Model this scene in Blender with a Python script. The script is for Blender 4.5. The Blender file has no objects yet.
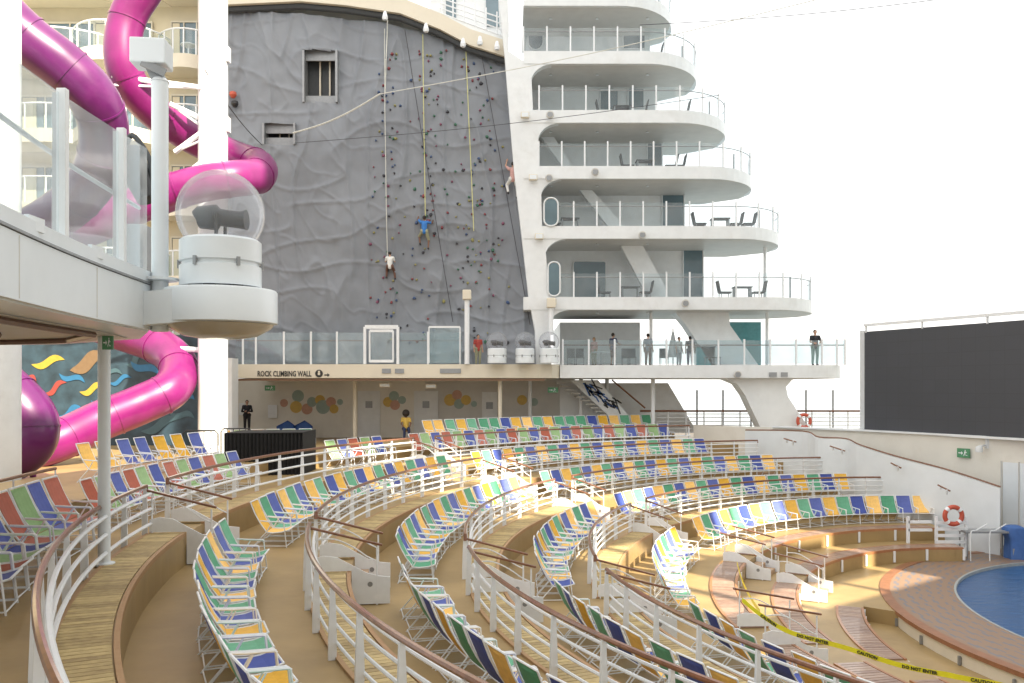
import bpy, bmesh, math, random
from mathutils import Vector, Matrix, noise
random.seed(7)
S = bpy.context.scene
C = S.collection
PI = math.pi
EYE = 2.93
F = 880.0
HZ = 388.0
# ------------------------------------------------------------------ camera
cd = bpy.data.cameras.new('camera'); cam = bpy.data.objects.new('camera', cd); C.objects.link(cam)
cam.location = (0, 0, EYE); cam.rotation_euler = (PI/2, 0, 0)
cd.sensor_width = 36; cd.lens = F/1024*36; cd.shift_y = (HZ-341.5)/1024
cd.clip_start = 0.1; cd.clip_end = 30000
S.camera = cam
# ------------------------------------------------------------------ light
SUN_EL = math.radians(40)
SUN_D = Vector((0.62, -0.785, 0)).normalized()          # horizontal direction towards the sun
w = bpy.data.worlds.new('World'); S.world = w; w.use_nodes = True
nt = w.node_tree
sky = nt.nodes.new('ShaderNodeTexSky'); sky.sky_type = 'NISHITA'; sky.sun_disc = False
sky.sun_elevation = SUN_EL; sky.sun_rotation = math.atan2(SUN_D.x, SUN_D.y)
sky.air_density = 1.0; sky.dust_density = 7.0; sky.ozone_density = 0.6
hz = nt.nodes.new('ShaderNodeMix'); hz.data_type = 'RGBA'; hz.inputs[0].default_value = .80     # bright even haze veiling the sky
hz.inputs[7].default_value = (5.05, 4.93, 4.68, 1)
nt.links.new(sky.outputs[0], hz.inputs[6]); nt.links.new(hz.outputs[2], nt.nodes['Background'].inputs[0])
nt.nodes['Background'].inputs[1].default_value = 0.15
sl = bpy.data.lights.new('sun', 'SUN'); sl.energy = 5.0; sl.angle = math.radians(0.5); sl.color = (1, .90, .72)
so = bpy.data.objects.new('sun', sl); C.objects.link(so)
sv = Vector((SUN_D.x*math.cos(SUN_EL), SUN_D.y*math.cos(SUN_EL), math.sin(SUN_EL)))
so.rotation_euler = sv.to_track_quat('Z', 'Y').to_euler()
so.location = (30, -30, 60)
S.view_settings.view_transform = 'Standard'; S.view_settings.look = 'None'
S.view_settings.gamma = 1; S.view_settings.use_curve_mapping = False
S.view_settings.exposure = 1.45
try:
    S.view_settings.use_white_balance = False
except Exception:
    pass

# ------------------------------------------------------------------ helpers
def P(x, y, Y):
    return Vector(((x-512)*Y/F, Y, EYE+(HZ-y)*Y/F))

def mat(name, col, rough=.55, metal=0, var=.08, scale=6, bump=0, coat=0, trans=0, alpha=1, emit=None, spec=None, dirt=None, dscale=1.2, dstr=.30, objvar=0):
    m = bpy.data.materials.new(name); m.use_nodes = True
    n = m.node_tree; b = n.nodes['Principled BSDF']
    b.inputs['Roughness'].default_value = rough; b.inputs['Metallic'].default_value = metal
    if coat: b.inputs['Coat Weight'].default_value = coat; b.inputs['Coat Roughness'].default_value = .1
    if trans: b.inputs['Transmission Weight'].default_value = trans
    if alpha < 1: b.inputs['Alpha'].default_value = alpha
    if spec is not None: b.inputs['Specular IOR Level'].default_value = spec
    tc = n.nodes.new('ShaderNodeTexCoord')
    nz = n.nodes.new('ShaderNodeTexNoise'); nz.inputs['Scale'].default_value = scale; nz.inputs['Detail'].default_value = 5
    n.links.new(tc.outputs['Object'], nz.inputs['Vector'])
    mx = n.nodes.new('ShaderNodeMix'); mx.data_type = 'RGBA'
    c1 = [max(0, c*(1-var)) for c in col]; c2 = [min(1, c*(1+var)) for c in col]
    mx.inputs[6].default_value = (*c1, 1); mx.inputs[7].default_value = (*c2, 1)
    rp = n.nodes.new('ShaderNodeMapRange'); rp.inputs[1].default_value = .3; rp.inputs[2].default_value = .7
    n.links.new(nz.outputs[0], rp.inputs[0]); n.links.new(rp.outputs[0], mx.inputs[0])
    out = mx.outputs[2]
    if dirt:
        d = n.nodes.new('ShaderNodeTexNoise'); d.inputs['Scale'].default_value = dscale; d.inputs['Detail'].default_value = 8; d.inputs['Roughness'].default_value = .7
        n.links.new(tc.outputs['Object'], d.inputs['Vector'])
        r2 = n.nodes.new('ShaderNodeMapRange'); r2.inputs[1].default_value = .52; r2.inputs[2].default_value = .75; r2.inputs[4].default_value = dstr
        n.links.new(d.outputs[0], r2.inputs[0])
        m2 = n.nodes.new('ShaderNodeMix'); m2.data_type = 'RGBA'; m2.inputs[7].default_value = (*dirt, 1)
        n.links.new(r2.outputs[0], m2.inputs[0]); n.links.new(out, m2.inputs[6]); out = m2.outputs[2]
    if objvar:      # sun-faded, no two alike
        oi = n.nodes.new('ShaderNodeObjectInfo'); hs = n.nodes.new('ShaderNodeHueSaturation')
        r3 = n.nodes.new('ShaderNodeMapRange'); r3.inputs[3].default_value = 1-objvar; r3.inputs[4].default_value = 1+objvar
        n.links.new(oi.outputs['Random'], r3.inputs[0]); n.links.new(r3.outputs[0], hs.inputs['Value'])
        r4 = n.nodes.new('ShaderNodeMapRange'); r4.inputs[3].default_value = 1.0; r4.inputs[4].default_value = .82
        n.links.new(oi.outputs['Random'], r4.inputs[0]); n.links.new(r4.outputs[0], hs.inputs['Saturation'])
        n.links.new(out, hs.inputs['Color']); out = hs.outputs[0]
    n.links.new(out, b.inputs['Base Color'])
    if bump:
        bp = n.nodes.new('ShaderNodeBump'); bp.inputs['Strength'].default_value = bump; bp.inputs['Distance'].default_value = .02
        n2 = n.nodes.new('ShaderNodeTexNoise'); n2.inputs['Scale'].default_value = scale*5; n2.inputs['Detail'].default_value = 4
        n.links.new(tc.outputs['Object'], n2.inputs['Vector']); n.links.new(n2.outputs[0], bp.inputs['Height'])
        n.links.new(bp.outputs[0], b.inputs['Normal'])
    if emit:
        b.inputs['Emission Color'].default_value = (*emit, 1); b.inputs['Emission Strength'].default_value = .6
    return m

def wood(name, c1, c2, rough=.55, grain=(2, 2, 30), coat=0):
    m = bpy.data.materials.new(name); m.use_nodes = True
    n = m.node_tree; b = n.nodes['Principled BSDF']; b.inputs['Roughness'].default_value = rough
    if coat: b.inputs['Coat Weight'].default_value = coat
    g = n.nodes.new('ShaderNodeNewGeometry'); tc = n.nodes.new('ShaderNodeTexCoord')
    nz = n.nodes.new('ShaderNodeTexNoise'); nz.inputs['Scale'].default_value = 9; nz.inputs['Detail'].default_value = 6
    n.links.new(tc.outputs['Object'], nz.inputs['Vector'])
    mh = n.nodes.new('ShaderNodeMath'); mh.operation = 'MULTIPLY_ADD'; mh.inputs[1].default_value = .55
    n.links.new(g.outputs['Random Per Island'], mh.inputs[0]); n.links.new(nz.outputs[0], mh.inputs[2])
    rp = n.nodes.new('ShaderNodeMapRange'); rp.inputs[1].default_value = .35; rp.inputs[2].default_value = 1.1
    n.links.new(mh.outputs[0], rp.inputs[0])
    mx = n.nodes.new('ShaderNodeMix'); mx.data_type = 'RGBA'; mx.inputs[6].default_value = (*c1, 1); mx.inputs[7].default_value = (*c2, 1)
    n.links.new(rp.outputs[0], mx.inputs[0]); n.links.new(mx.outputs[2], b.inputs['Base Color'])
    return m

def glass(name, tint=(.86, .93, .95), op=.22, rough=.05, dust=.05):
    m = bpy.data.materials.new(name); m.use_nodes = True
    n = m.node_tree; n.nodes.clear()
    o = n.nodes.new('ShaderNodeOutputMaterial'); mx = n.nodes.new('ShaderNodeMixShader')
    t = n.nodes.new('ShaderNodeBsdfTransparent'); t.inputs[0].default_value = (*tint, 1)
    g = n.nodes.new('ShaderNodeBsdfGlossy'); g.inputs['Roughness'].default_value = rough
    f = n.nodes.new('ShaderNodeLayerWeight'); f.inputs[0].default_value = .12
    tc = n.nodes.new('ShaderNodeTexCoord'); nz = n.nodes.new('ShaderNodeTexNoise'); nz.inputs['Scale'].default_value = 1.5
    n.links.new(tc.outputs['Object'], nz.inputs['Vector'])
    a = n.nodes.new('ShaderNodeMath'); a.operation = 'MULTIPLY_ADD'; a.inputs[1].default_value = op*.5
    sc = n.nodes.new('ShaderNodeMath'); sc.operation = 'MULTIPLY'; sc.inputs[1].default_value = .45
    n.links.new(f.outputs[1] if False else f.outputs[0], sc.inputs[0])
    n.links.new(nz.outputs[0], a.inputs[0]); n.links.new(sc.outputs[0], a.inputs[2])
    n.links.new(a.outputs[0], mx.inputs[0]); n.links.new(t.outputs[0], mx.inputs[1]); n.links.new(g.outputs[0], mx.inputs[2])
    df = n.nodes.new('ShaderNodeBsdfDiffuse'); df.inputs[0].default_value = (.80, .84, .86, 1)
    tr = n.nodes.new('ShaderNodeBsdfTranslucent'); tr.inputs[0].default_value = (.80, .84, .86, 1)
    m3 = n.nodes.new('ShaderNodeMixShader'); n.links.new(df.outputs[0], m3.inputs[1]); n.links.new(tr.outputs[0], m3.inputs[2])
    m2 = n.nodes.new('ShaderNodeMixShader')
    dm = n.nodes.new('ShaderNodeMath'); dm.operation = 'MULTIPLY_ADD'; dm.inputs[1].default_value = dust; dm.inputs[2].default_value = dust*.5
    n.links.new(nz.outputs[0], dm.inputs[0]); n.links.new(dm.outputs[0], m2.inputs[0])
    n.links.new(mx.outputs[0], m2.inputs[1]); n.links.new(m3.outputs[0], m2.inputs[2])
    n.links.new(m2.outputs[0], o.inputs[0])
    return m

M = {
 'white': mat('white_paint', (.74, .76, .77), .4, var=.04, scale=2, dirt=(.52, .50, .46), dscale=.9),
 'gwhite': mat('cool_white_paint', (.72, .76, .785), .35, var=.04, scale=1.5),
 'frame': mat('white_powdercoat', (.78, .80, .82), .3, var=.03, scale=8),
 'cream': mat('cream_paint', (.70, .64, .52), .5, var=.05, scale=1.2, dirt=(.5, .43, .33)),
 'lcream': mat('pale_cream_paint', (.74, .71, .64), .5, var=.04, scale=1, dirt=(.55, .50, .42), dscale=.7, dstr=.4),
 'nose2': wood('orange_edge_wood', (.30, .12, .05), (.42, .19, .08), .35, coat=.3),
 'beige': mat('beige_paint', (.66, .58, .42), .5, var=.06, scale=1),
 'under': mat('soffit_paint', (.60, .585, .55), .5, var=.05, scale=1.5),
 'floor': mat('tan_deck_coating', (.35, .24, .105), .42, var=.10, scale=1.1, bump=.15, dirt=(.22, .145, .07), dscale=.45, dstr=.6),
 'rail': mat('varnished_rail', (.20, .085, .045), .28, var=.25, scale=9, coat=.4),
 'nose': wood('bench_edge_wood', (.34, .19, .09), (.42, .26, .13)),
 'slat': wood('teak_slats', (.27, .19, .085), (.54, .41, .19), .6),
 'slatred': wood('mahogany_slats', (.23, .135, .10), (.40, .27, .20), .35, coat=.3),
 'step': mat('step_tread', (.40, .27, .17), .5, var=.15, scale=3),
 'magenta': mat('magenta_gelcoat', (.19, .008, .115), .38, var=.15, scale=1.5, coat=.3, dirt=(.24, .05, .17), dscale=.8),
 'purple': mat('purple_gelcoat', (.105, .007, .095), .35, var=.15, scale=1.5, coat=.35, dirt=(.2, .05, .15), dscale=.8),
 'black': mat('black_plastic', (.02, .02, .022), .5),
 'cloth': mat('black_cloth', (.012, .012, .013), .9, var=.2),
 'screen': mat('led_screen', (.045, .047, .055), .5, var=.12, scale=.6),
 'grey': mat('grey_metal', (.30, .31, .32), .45, metal=.4),
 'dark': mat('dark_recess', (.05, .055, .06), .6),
 'glass': glass('clear_glass'), 'glassb': glass('bluish_glass', (.84, .91, .93), .25, dust=.12),
 'hglass': glass('hazy_glass', (.84, .93, .95), .3, .08, dust=.17),
 'dome': glass('dome_glass', (.93, .93, .95), .2, .04, dust=.16),
 'wglass': mat('window_glass', (.10, .16, .19), .08, var=.2, scale=.6, spec=.9),
 'teal': mat('teal_glass', (.09, .30, .32), .12, var=.1),
 'tape': mat('yellow_tape', (.80, .74, .03), .4, var=.05),
 'ink': mat('black_ink', (.03, .03, .03), .6),
 'orange': mat('buoy_orange', (.50, .09, .05), .5),
 'green': mat('sign_green', (.08, .26, .13), .5),
 'bluecover': mat('blue_tarp', (.05, .13, .36), .6, bump=.3),
 'skin': mat('skin', (.50, .29, .20), .6), 'dskin': mat('dark_skin', (.18, .09, .055), .6),
 'hair': mat('dark_hair', (.025, .018, .014), .7), 'hairl': mat('light_hair', (.30, .20, .10), .7),
}
CH = {'yellow': mat('yellow_sling', (.78, .43, .02), .65, var=.08, scale=14, objvar=.16),
      'green': mat('green_sling', (.09, .36, .20), .65, var=.08, scale=14, objvar=.16),
      'blue': mat('blue_sling', (.045, .08, .36), .65, var=.08, scale=14, objvar=.16),
      'red': mat('rust_sling', (.42, .085, .035), .65, var=.08, scale=14, objvar=.16),
      'pale green': mat('pale_green_sling', (.27, .44, .18), .65, var=.08, scale=14, objvar=.16)}

class MB:
    def __init__(s): s.v = []; s.f = []; s.mi = []; s.cur = 0
    def add(s, vs, fs):
        o = len(s.v); s.v += [tuple(v) for v in vs]
        for f in fs: s.f.append([i+o for i in f]); s.mi.append(s.cur)
        return s
    def box(s, a, b):
        x0, y0, z0 = a; x1, y1, z1 = b
        return s.add([(x0,y0,z0),(x1,y0,z0),(x1,y1,z0),(x0,y1,z0),(x0,y0,z1),(x1,y0,z1),(x1,y1,z1),(x0,y1,z1)],
                     [(0,3,2,1),(4,5,6,7),(0,1,5,4),(1,2,6,5),(2,3,7,6),(3,0,4,7)])
    def obox(s, c, ax, ay, az):
        c, ax, ay, az = map(Vector, (c, ax, ay, az))
        vs = [c+i*ax+j*ay+k*az for k in (-1, 1) for i, j in ((-1,-1),(1,-1),(1,1),(-1,1))]
        return s.add(vs, [(0,3,2,1),(4,5,6,7),(0,1,5,4),(1,2,6,5),(2,3,7,6),(3,0,4,7)])
    def bar(s, a, b, wd, th, up=(0,0,1)):
        a = Vector(a); b = Vector(b); d = (b-a); L = d.length
        if L < 1e-6: return s
        d /= L; up = Vector(up); x = d.cross(up)
        if x.length < 1e-4: x = d.cross(Vector((1, 0, 0)))
        x.normalize(); y = x.cross(d)
        return s.obox((a+b)/2, x*wd/2, d*L/2, y*th/2)
    def tube(s, pts, r, n=8, cap=True, closed=False):
        pts = [Vector(p) for p in pts]; rs = r if isinstance(r, (list, tuple)) else [r]*len(pts)
        m = len(pts); ref = None; rings = []
        for i, p in enumerate(pts):
            if closed: d = pts[(i+1) % m]-pts[i-1]
            else: d = pts[min(i+1, m-1)]-pts[max(i-1, 0)]
            d.normalize()
            if ref is None:
                ref = d.cross(Vector((0, 0, 1)))
                if ref.length < .1: ref = d.cross(Vector((0, 1, 0)))
            u = (ref-d*ref.dot(d)); u.normalize(); ref = u; v = d.cross(u)
            rings.append([p+(u*math.cos(t*2*PI/n)+v*math.sin(t*2*PI/n))*rs[i] for t in range(n)])
        vs = [q for rr in rings for q in rr]; fs = []
        for i in range(m if closed else m-1):
            for t in range(n):
                a = i*n+t; b = i*n+(t+1) % n; j = (i+1) % m
                fs.append((a, b, j*n+(t+1) % n, j*n+t))
        if cap and not closed: fs += [tuple(range(n))[::-1], tuple((m-1)*n+t for t in range(n))]
        return s.add(vs, fs)
    def lathe(s, c, prof, n=32, cap=True):
        c = Vector(c); vs = []; fs = []
        for r, z in prof:
            for t in range(n): vs.append(c+Vector((r*math.cos(t*2*PI/n), r*math.sin(t*2*PI/n), z)))
        m = len(prof)
        for i in range(m-1):
            for t in range(n):
                fs.append((i*n+t, i*n+(t+1) % n, (i+1)*n+(t+1) % n, (i+1)*n+t))
        if cap: fs += [tuple(range(n))[::-1], tuple((m-1)*n+t for t in range(n))]
        return s.add(vs, fs)
    def prism(s, poly, off):            # poly: list of 3D points (planar), off: extrusion vector
        poly = [Vector(p) for p in poly]; off = Vector(off); n = len(poly)
        fs = [tuple(range(n))[::-1], tuple(range(n, 2*n))]
        for i in range(n): fs.append((i, (i+1) % n, n+(i+1) % n, n+i))
        return s.add(poly+[p+off for p in poly], fs)
    def build(s, name, m, parent=None, smooth=False, bevel=0):
        me = bpy.data.meshes.new(name); me.from_pydata(s.v, [], s.f)
        ms = m if isinstance(m, (list, tuple)) else [m]
        for q in ms: me.materials.append(q)
        if len(ms) > 1:
            for p, i in zip(me.polygons, s.mi): p.material_index = i
        bm = bmesh.new(); bm.from_mesh(me); bmesh.ops.recalc_face_normals(bm, faces=bm.faces); bm.to_mesh(me); bm.free()
        if smooth: me.polygons.foreach_set('use_smooth', [True]*len(me.polygons))
        o = bpy.data.objects.new(name, me); C.objects.link(o)
        if parent is not None:
            o.parent = parent; o.matrix_parent_inverse = Matrix.Identity(4)
            if getattr(parent, '_z', None): pass
        if bevel:
            b = o.modifiers.new('bevel', 'BEVEL'); b.width = bevel; b.segments = 2; b.limit_method = 'ANGLE'
        if smooth:
            e = o.modifiers.new('edges', 'EDGE_SPLIT'); e.split_angle = math.radians(40)
        return o

def thing(name, label, cat, loc=(0, 0, 0), rz=0, group=None):
    o = bpy.data.objects.new(name, None); C.objects.link(o); o.location = loc; o.rotation_euler = (0, 0, rz)
    o['label'] = label; o['category'] = cat
    if group: o['group'] = group
    o.empty_display_size = .2
    return o
def tag(o, label, cat, group=None):
    o['label'] = label; o['category'] = cat
    if group: o['group'] = group
    return o
def wpart(mb, name, m, root, **k):      # mesh given in world coordinates, parented to an unrotated empty
    l = root.location
    mb.v = [(a-l.x, b-l.y, c-l.z) for a, b, c in mb.v]
    return mb.build(name, m, root, **k)
def sub(mb, name, m, parent, base, **k):  # sub-part: parent mesh sits at its root origin
    mb.v = [(a-base.location.x, b-base.location.y, c-base.location.z) for a, b, c in mb.v]
    return mb.build(name, m, parent, **k)
def struct(o): o['kind'] = 'structure'; return o
def spline(pts, n=8, closed=False):
    pts = [Vector(p) for p in pts]; out = []
    m = len(pts)
    for i in range(m if closed else m-1):
        g = (lambda j: pts[j % m]) if closed else (lambda j: pts[max(0, min(m-1, j))])
        p0, p1, p2, p3 = g(i-1), g(i), g(i+1), g(i+2)
        for t in range(n):
            t /= n
            out.append(.5*((2*p1)+(p2-p0)*t+(2*p0-5*p1+4*p2-p3)*t*t+(3*p1-p0-3*p2+p3)*t**3))
    if not closed: out.append(pts[-1])
    return out
def text_mb(txt, size, origin, right, up, spacing=1.0):
    cu = bpy.data.curves.new('t', 'FONT'); cu.body = txt; cu.size = size; cu.extrude = .006; cu.align_x = 'CENTER'; cu.align_y = 'CENTER'; cu.space_character = spacing
    cu.resolution_u = 2; cu.offset = size*.02
    o = bpy.data.objects.new('t', cu); C.objects.link(o)
    bpy.context.view_layer.update()
    me = bpy.data.meshes.new_from_object(o.evaluated_get(bpy.context.evaluated_depsgraph_get()))
    bpy.data.objects.remove(o)
    r = Vector(right).normalized(); u = Vector(up).normalized(); nn = r.cross(u); mb = MB()
    mb.add([Vector(origin)+r*v.co.x+u*v.co.y+nn*v.co.z for v in me.vertices], [tuple(p.vertices) for p in me.polygons])
    bpy.data.meshes.remove(me)
    return mb

# ------------------------------------------------------------------ rings of the amphitheatre
CX, CY, EX = 15.9, 20.6, 1.75
RR = [23.36, 20.05, 16.95, 14.0, 10.9, 9.25, 7.5]           # outer edge (rail) of bench 1..7
ZF = [0, -.62, -1.24, -1.86, -2.48, -2.93, -3.38, -3.83]   # floor levels, 0 = top terrace
RAILH = .97
BW = .75
def ring(r, deg, z=0):
    t = math.radians(deg); return Vector((CX+r*math.cos(t), CY+(r+EX)*math.sin(t)+1.3*max(0, math.sin(t))**2, z))
def inward(r, deg):
    t = math.radians(deg); v = Vector((math.cos(t)*(r+EX), math.sin(t)*r, 0)); return -v.normalized()
def arclen(r): return (r+EX/2)*math.pi/180
AIS = [187.0, 146.0]
A1 = [185.3, 188.3, 186.6, 184.8, 187, 186.5, 186]
def aisle(i, k): return A1[k] if i == 0 else 146.0
AW = 1.35
END = [106.5, 101, 94, 88, 88, 86, 84]
def sections(k):
    r = RR[k]; h = AW/2/arclen(r)
    return [('near', aisle(0, k)+h, 252), ('middle', AIS[1]+h, aisle(0, k)-h), ('far', END[k], AIS[1]-h)]
RINGN = ['top', 'second', 'third', 'fourth', 'fifth', 'sixth', 'lowest']

# floors and risers: one stepped deck
def strip(mb, f0, f1, d0, d1, st=1.5):
    n = max(2, int((d1-d0)/st)); a = [f0(d0+(d1-d0)*i/n) for i in range(n+1)]; b = [f1(d0+(d1-d0)*i/n) for i in range(n+1)]
    mb.add(a+b, [(i, i+1, n+2+i, n+1+i) for i in range(n)])
fl = MB()
D0, D1 = 62, 285
PX, PY, PA, PB = 20.6, 23.2, 7.7, 9.1
strip(fl, lambda d: ring(36, d, 0), lambda d: ring(RR[0]-BW, d, 0), D0, D1)
for k in range(7):
    rin = RR[k]-BW; da = D0 if k < 4 else (86 if k < 6 else 146); db = D1 if k < 5 else D1
    strip(fl, lambda d: ring(rin, d, ZF[k]), lambda d: ring(rin, d, ZF[k+1]), da, db)
    if k < 6:
        r2 = RR[k+1]-BW; db2 = 146 if k == 5 else da
        strip(fl, lambda d: ring(rin, d, ZF[k+1]), lambda d: ring(r2, d, ZF[k+1]), db2 if k == 5 else (D0 if k < 3 else 86), D1)
r2 = RR[6]-BW
fl.add([ring(r2, 360*i/90, ZF[7]) for i in range(90)], [tuple(range(90))])
strip(fl, lambda d: ring(r2, d, ZF[7]), lambda d: ring(22, d, ZF[7]), D1-360, D0)
def exit_ell(d, a, b):      # where a ray from the ring centre leaves an ellipse round the pool
    p = ring(8.5, d, 0); q = Vector((CX, CY, 0)); v = p-q; best = 1.
    for i in range(200):
        t = i/199; x = q+v*t
        if ((x.x-PX)/a)**2+((x.y-PY)/b)**2 < 1: last = t; best = t
    return q+v*min(1, best) if best < 1 else p
ZL = -3.412
strip(fl, lambda d: ring(8.5, d, ZL), lambda d: exit_ell(d, PA+1, PB+1)+Vector((0, 0, ZL)), 86, 146)
pa, pb = ring(8.5, 146, 0), exit_ell(146, PA+1, PB+1)
fl.add([pa+Vector((0, 0, ZL)), pb+Vector((0, 0, ZL)), pb+Vector((0, 0, -3.83)), pa+Vector((0, 0, -3.83))], [(0, 1, 2, 3)])
fl.add([pa+Vector((0, 0, ZL)), pa+Vector((0, 0, -3.38)), ring(RR[6]-BW, 146, -3.38), ring(RR[6]-BW, 146, ZL)], [(0, 1, 2, 3)])
elo = lambda t, o, z: Vector((PX+(PA+o)*math.cos(math.radians(t)), PY+(PB+o)*math.sin(math.radians(t)), z))
strip(fl, lambda t: elo(t, 2.0, ZL), lambda t: elo(t, 9, ZL-.0), -30, 116, 4)
strip(fl, lambda d: ring(RR[5]-BW, d, ZF[5]), lambda d: ring(RR[5]-BW, d, ZL), 86, 146)
struct(fl.build('stepped_deck', M['floor']))
# nosing lines on the risers' feet (darker drain strip) 
# ------------------------------------------------------------------ benches
secname = {'near': 'near section below the camera', 'middle': 'middle section', 'far': 'far section'}
for k in range(7):
    for nm, d0, d1 in sections(k):
        if k == 6 and nm == 'far': continue
        if k >= 4 and nm == 'near': d1 = 236
        if k >= 4 and nm == 'middle': d0 += .0
        r = RR[k]; z = ZF[k]
        t = thing('slatted_bench', 'curved %s slatted bench step, %s ring from the top, %s' % ('teak' if k < 4 else 'reddish teak', RINGN[k], secname[nm]), 'bench',
                  ring(r, (d0+d1)/2, z), 0, 'curved slatted bench steps of the amphitheatre')
        sm = MB(); pitch = .135; n = int((d1-d0)*arclen(r)/pitch)
        for i in range(n):
            d = d0+(d1-d0)*(i+.5)/n; iv = inward(r, d); tv = Vector((-iv.y, iv.x, 0))
            c = ring(r, d, z+.0225)+iv*(BW/2-.01)
            sm.obox(c, iv*(BW/2-.075), tv*(pitch*.5-.007), (0, 0, .0125+random.random()*.002))
        wpart(sm, 'slats', M['slatred'] if (k >= 4) else M['slat'], t)
        nb = MB()
        for off in (.005, BW-.065):
            n2 = max(3, int((d1-d0)/1.2))
            a = []
            for i in range(n2+1):
                d = d0+(d1-d0)*i/n2; iv = inward(r, d); p = ring(r, d, z)
                w0 = p+iv*off; w1 = p+iv*(off+.068)
                zz0 = -.05 if off > .1 else 0.003
                a += [w0+Vector((0, 0, zz0 if off > .1 else .003)), w1+Vector((0, 0, zz0)), w1+Vector((0, 0, .04)), w0+Vector((0, 0, .04))]
            fs = []
            for i in range(n2):
                for j in range(4): fs.append((i*4+j, i*4+(j+1) % 4, i*4+4+(j+1) % 4, i*4+4+j))
            fs += [(0, 1, 2, 3), (n2*4+3, n2*4+2, n2*4+1, n2*4)]
            nb.add(a, fs)
        wpart(nb, 'edge_board', M['nose2' if k >= 4 else 'nose'], t)
        if k >= 4:      # white brackets under the open benches
            for d in [d0+(d1-d0)*i/6 for i in range(7)]:
                lb = MB(); iv = inward(r, d)
                c = ring(r, d, z)+iv*(BW+.03); lb.obox(c+Vector((0, 0, -.22)), iv*.02, Vector((-iv.y, iv.x, 0))*.04, (0, 0, .2))
                wpart(lb, 'bracket', M['frame'], t)
# aisle steps
for ai, A in enumerate(AIS):
    for k in range(7):
        r = RR[k]; h = AW/2/arclen(r); z0 = ZF[k]; z1 = ZF[k+1]; A = aisle(ai, k)
        if k == 6 and ai == 1: continue
        t = thing('aisle_step', 'tan step block at the %s bench ring in the %s aisle' % (RINGN[k], ['near', 'far'][ai]), 'step', ring(r-BW, A, z1), 0, 'step blocks in the aisles')
        mb = MB(); iv = inward(r, A); tv = Vector((-iv.y, iv.x, 0)); ns = 2
        for q in range(ns):
            zt = z1+(z0-z1)*(ns-q)/(ns+1)
            c = ring(r-BW, A, 0)+iv*(.02+.15+.3*q)
            mb.obox((c.x, c.y, (z1+zt)/2+.003), iv*.149, tv*AW/2*.98, (0, 0, (zt-z1)/2))
        wpart(mb, 'tread_block', M['step'], t, bevel=.01)

# ------------------------------------------------------------------ curved guard rails
for k in range(4):
    for nm, d0, d1 in sections(k):
        r = RR[k]; z = ZF[k]
        t = thing('guard_rail', 'white curved guard rail with brown top rail, %s ring, %s' % (RINGN[k], secname[nm]), 'railing', ring(r, (d0+d1)/2, z), 0, 'curved guard rails round the seating tiers')
        ns = int((d1-d0)/1.0)
        pth = lambda off, zz: [ring(r, d0+(d1-d0)*i/ns, z+zz)+inward(r, d0+(d1-d0)*i/ns)*off for i in range(ns+1)]
        top = pth(-.02, RAILH)
        if nm != 'far' or True:
            top = [top[0]+Vector((0, 0, -.12))]+top+[top[-1]+Vector((0, 0, -.12))]
        wpart(MB().tube(top, .04, 8), 'handrail', M['rail'], t, smooth=True)
        nbar = 3 if k == 0 else 4
        for j in range(nbar):
            zz = .22+j*(.6/(nbar-1)); off = .03+.02*j if k else .08
            if nm == 'far' and k == 0: zz = .12+j*.17
            wpart(MB().tube(pth(off, zz), .024 if k else .034, 6), 'bar', M['frame'], t, smooth=True)
        n = max(2, round((d1-d0)*arclen(r)/1.35))
        for i in range(n+1):
            d = d0+(d1-d0)*i/n; d = min(max(d, d0+.1), d1-.1)
            iv = inward(r, d); tv = Vector((-iv.y, iv.x, 0)); b = ring(r, d, z)-iv*.03
            mb = MB()
            prof = [(-.055, -.0), (-.055, .25), (-.03, RAILH-.03), (.03, RAILH-.03), (.05, .5), (.055, .25), (.05, -.0)]
            mb.prism([b+iv*x+Vector((0, 0, y+.003))-tv*.022 for x, y in prof], tv*.044)
            wpart(mb, 'post', M['frame'], t)

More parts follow.
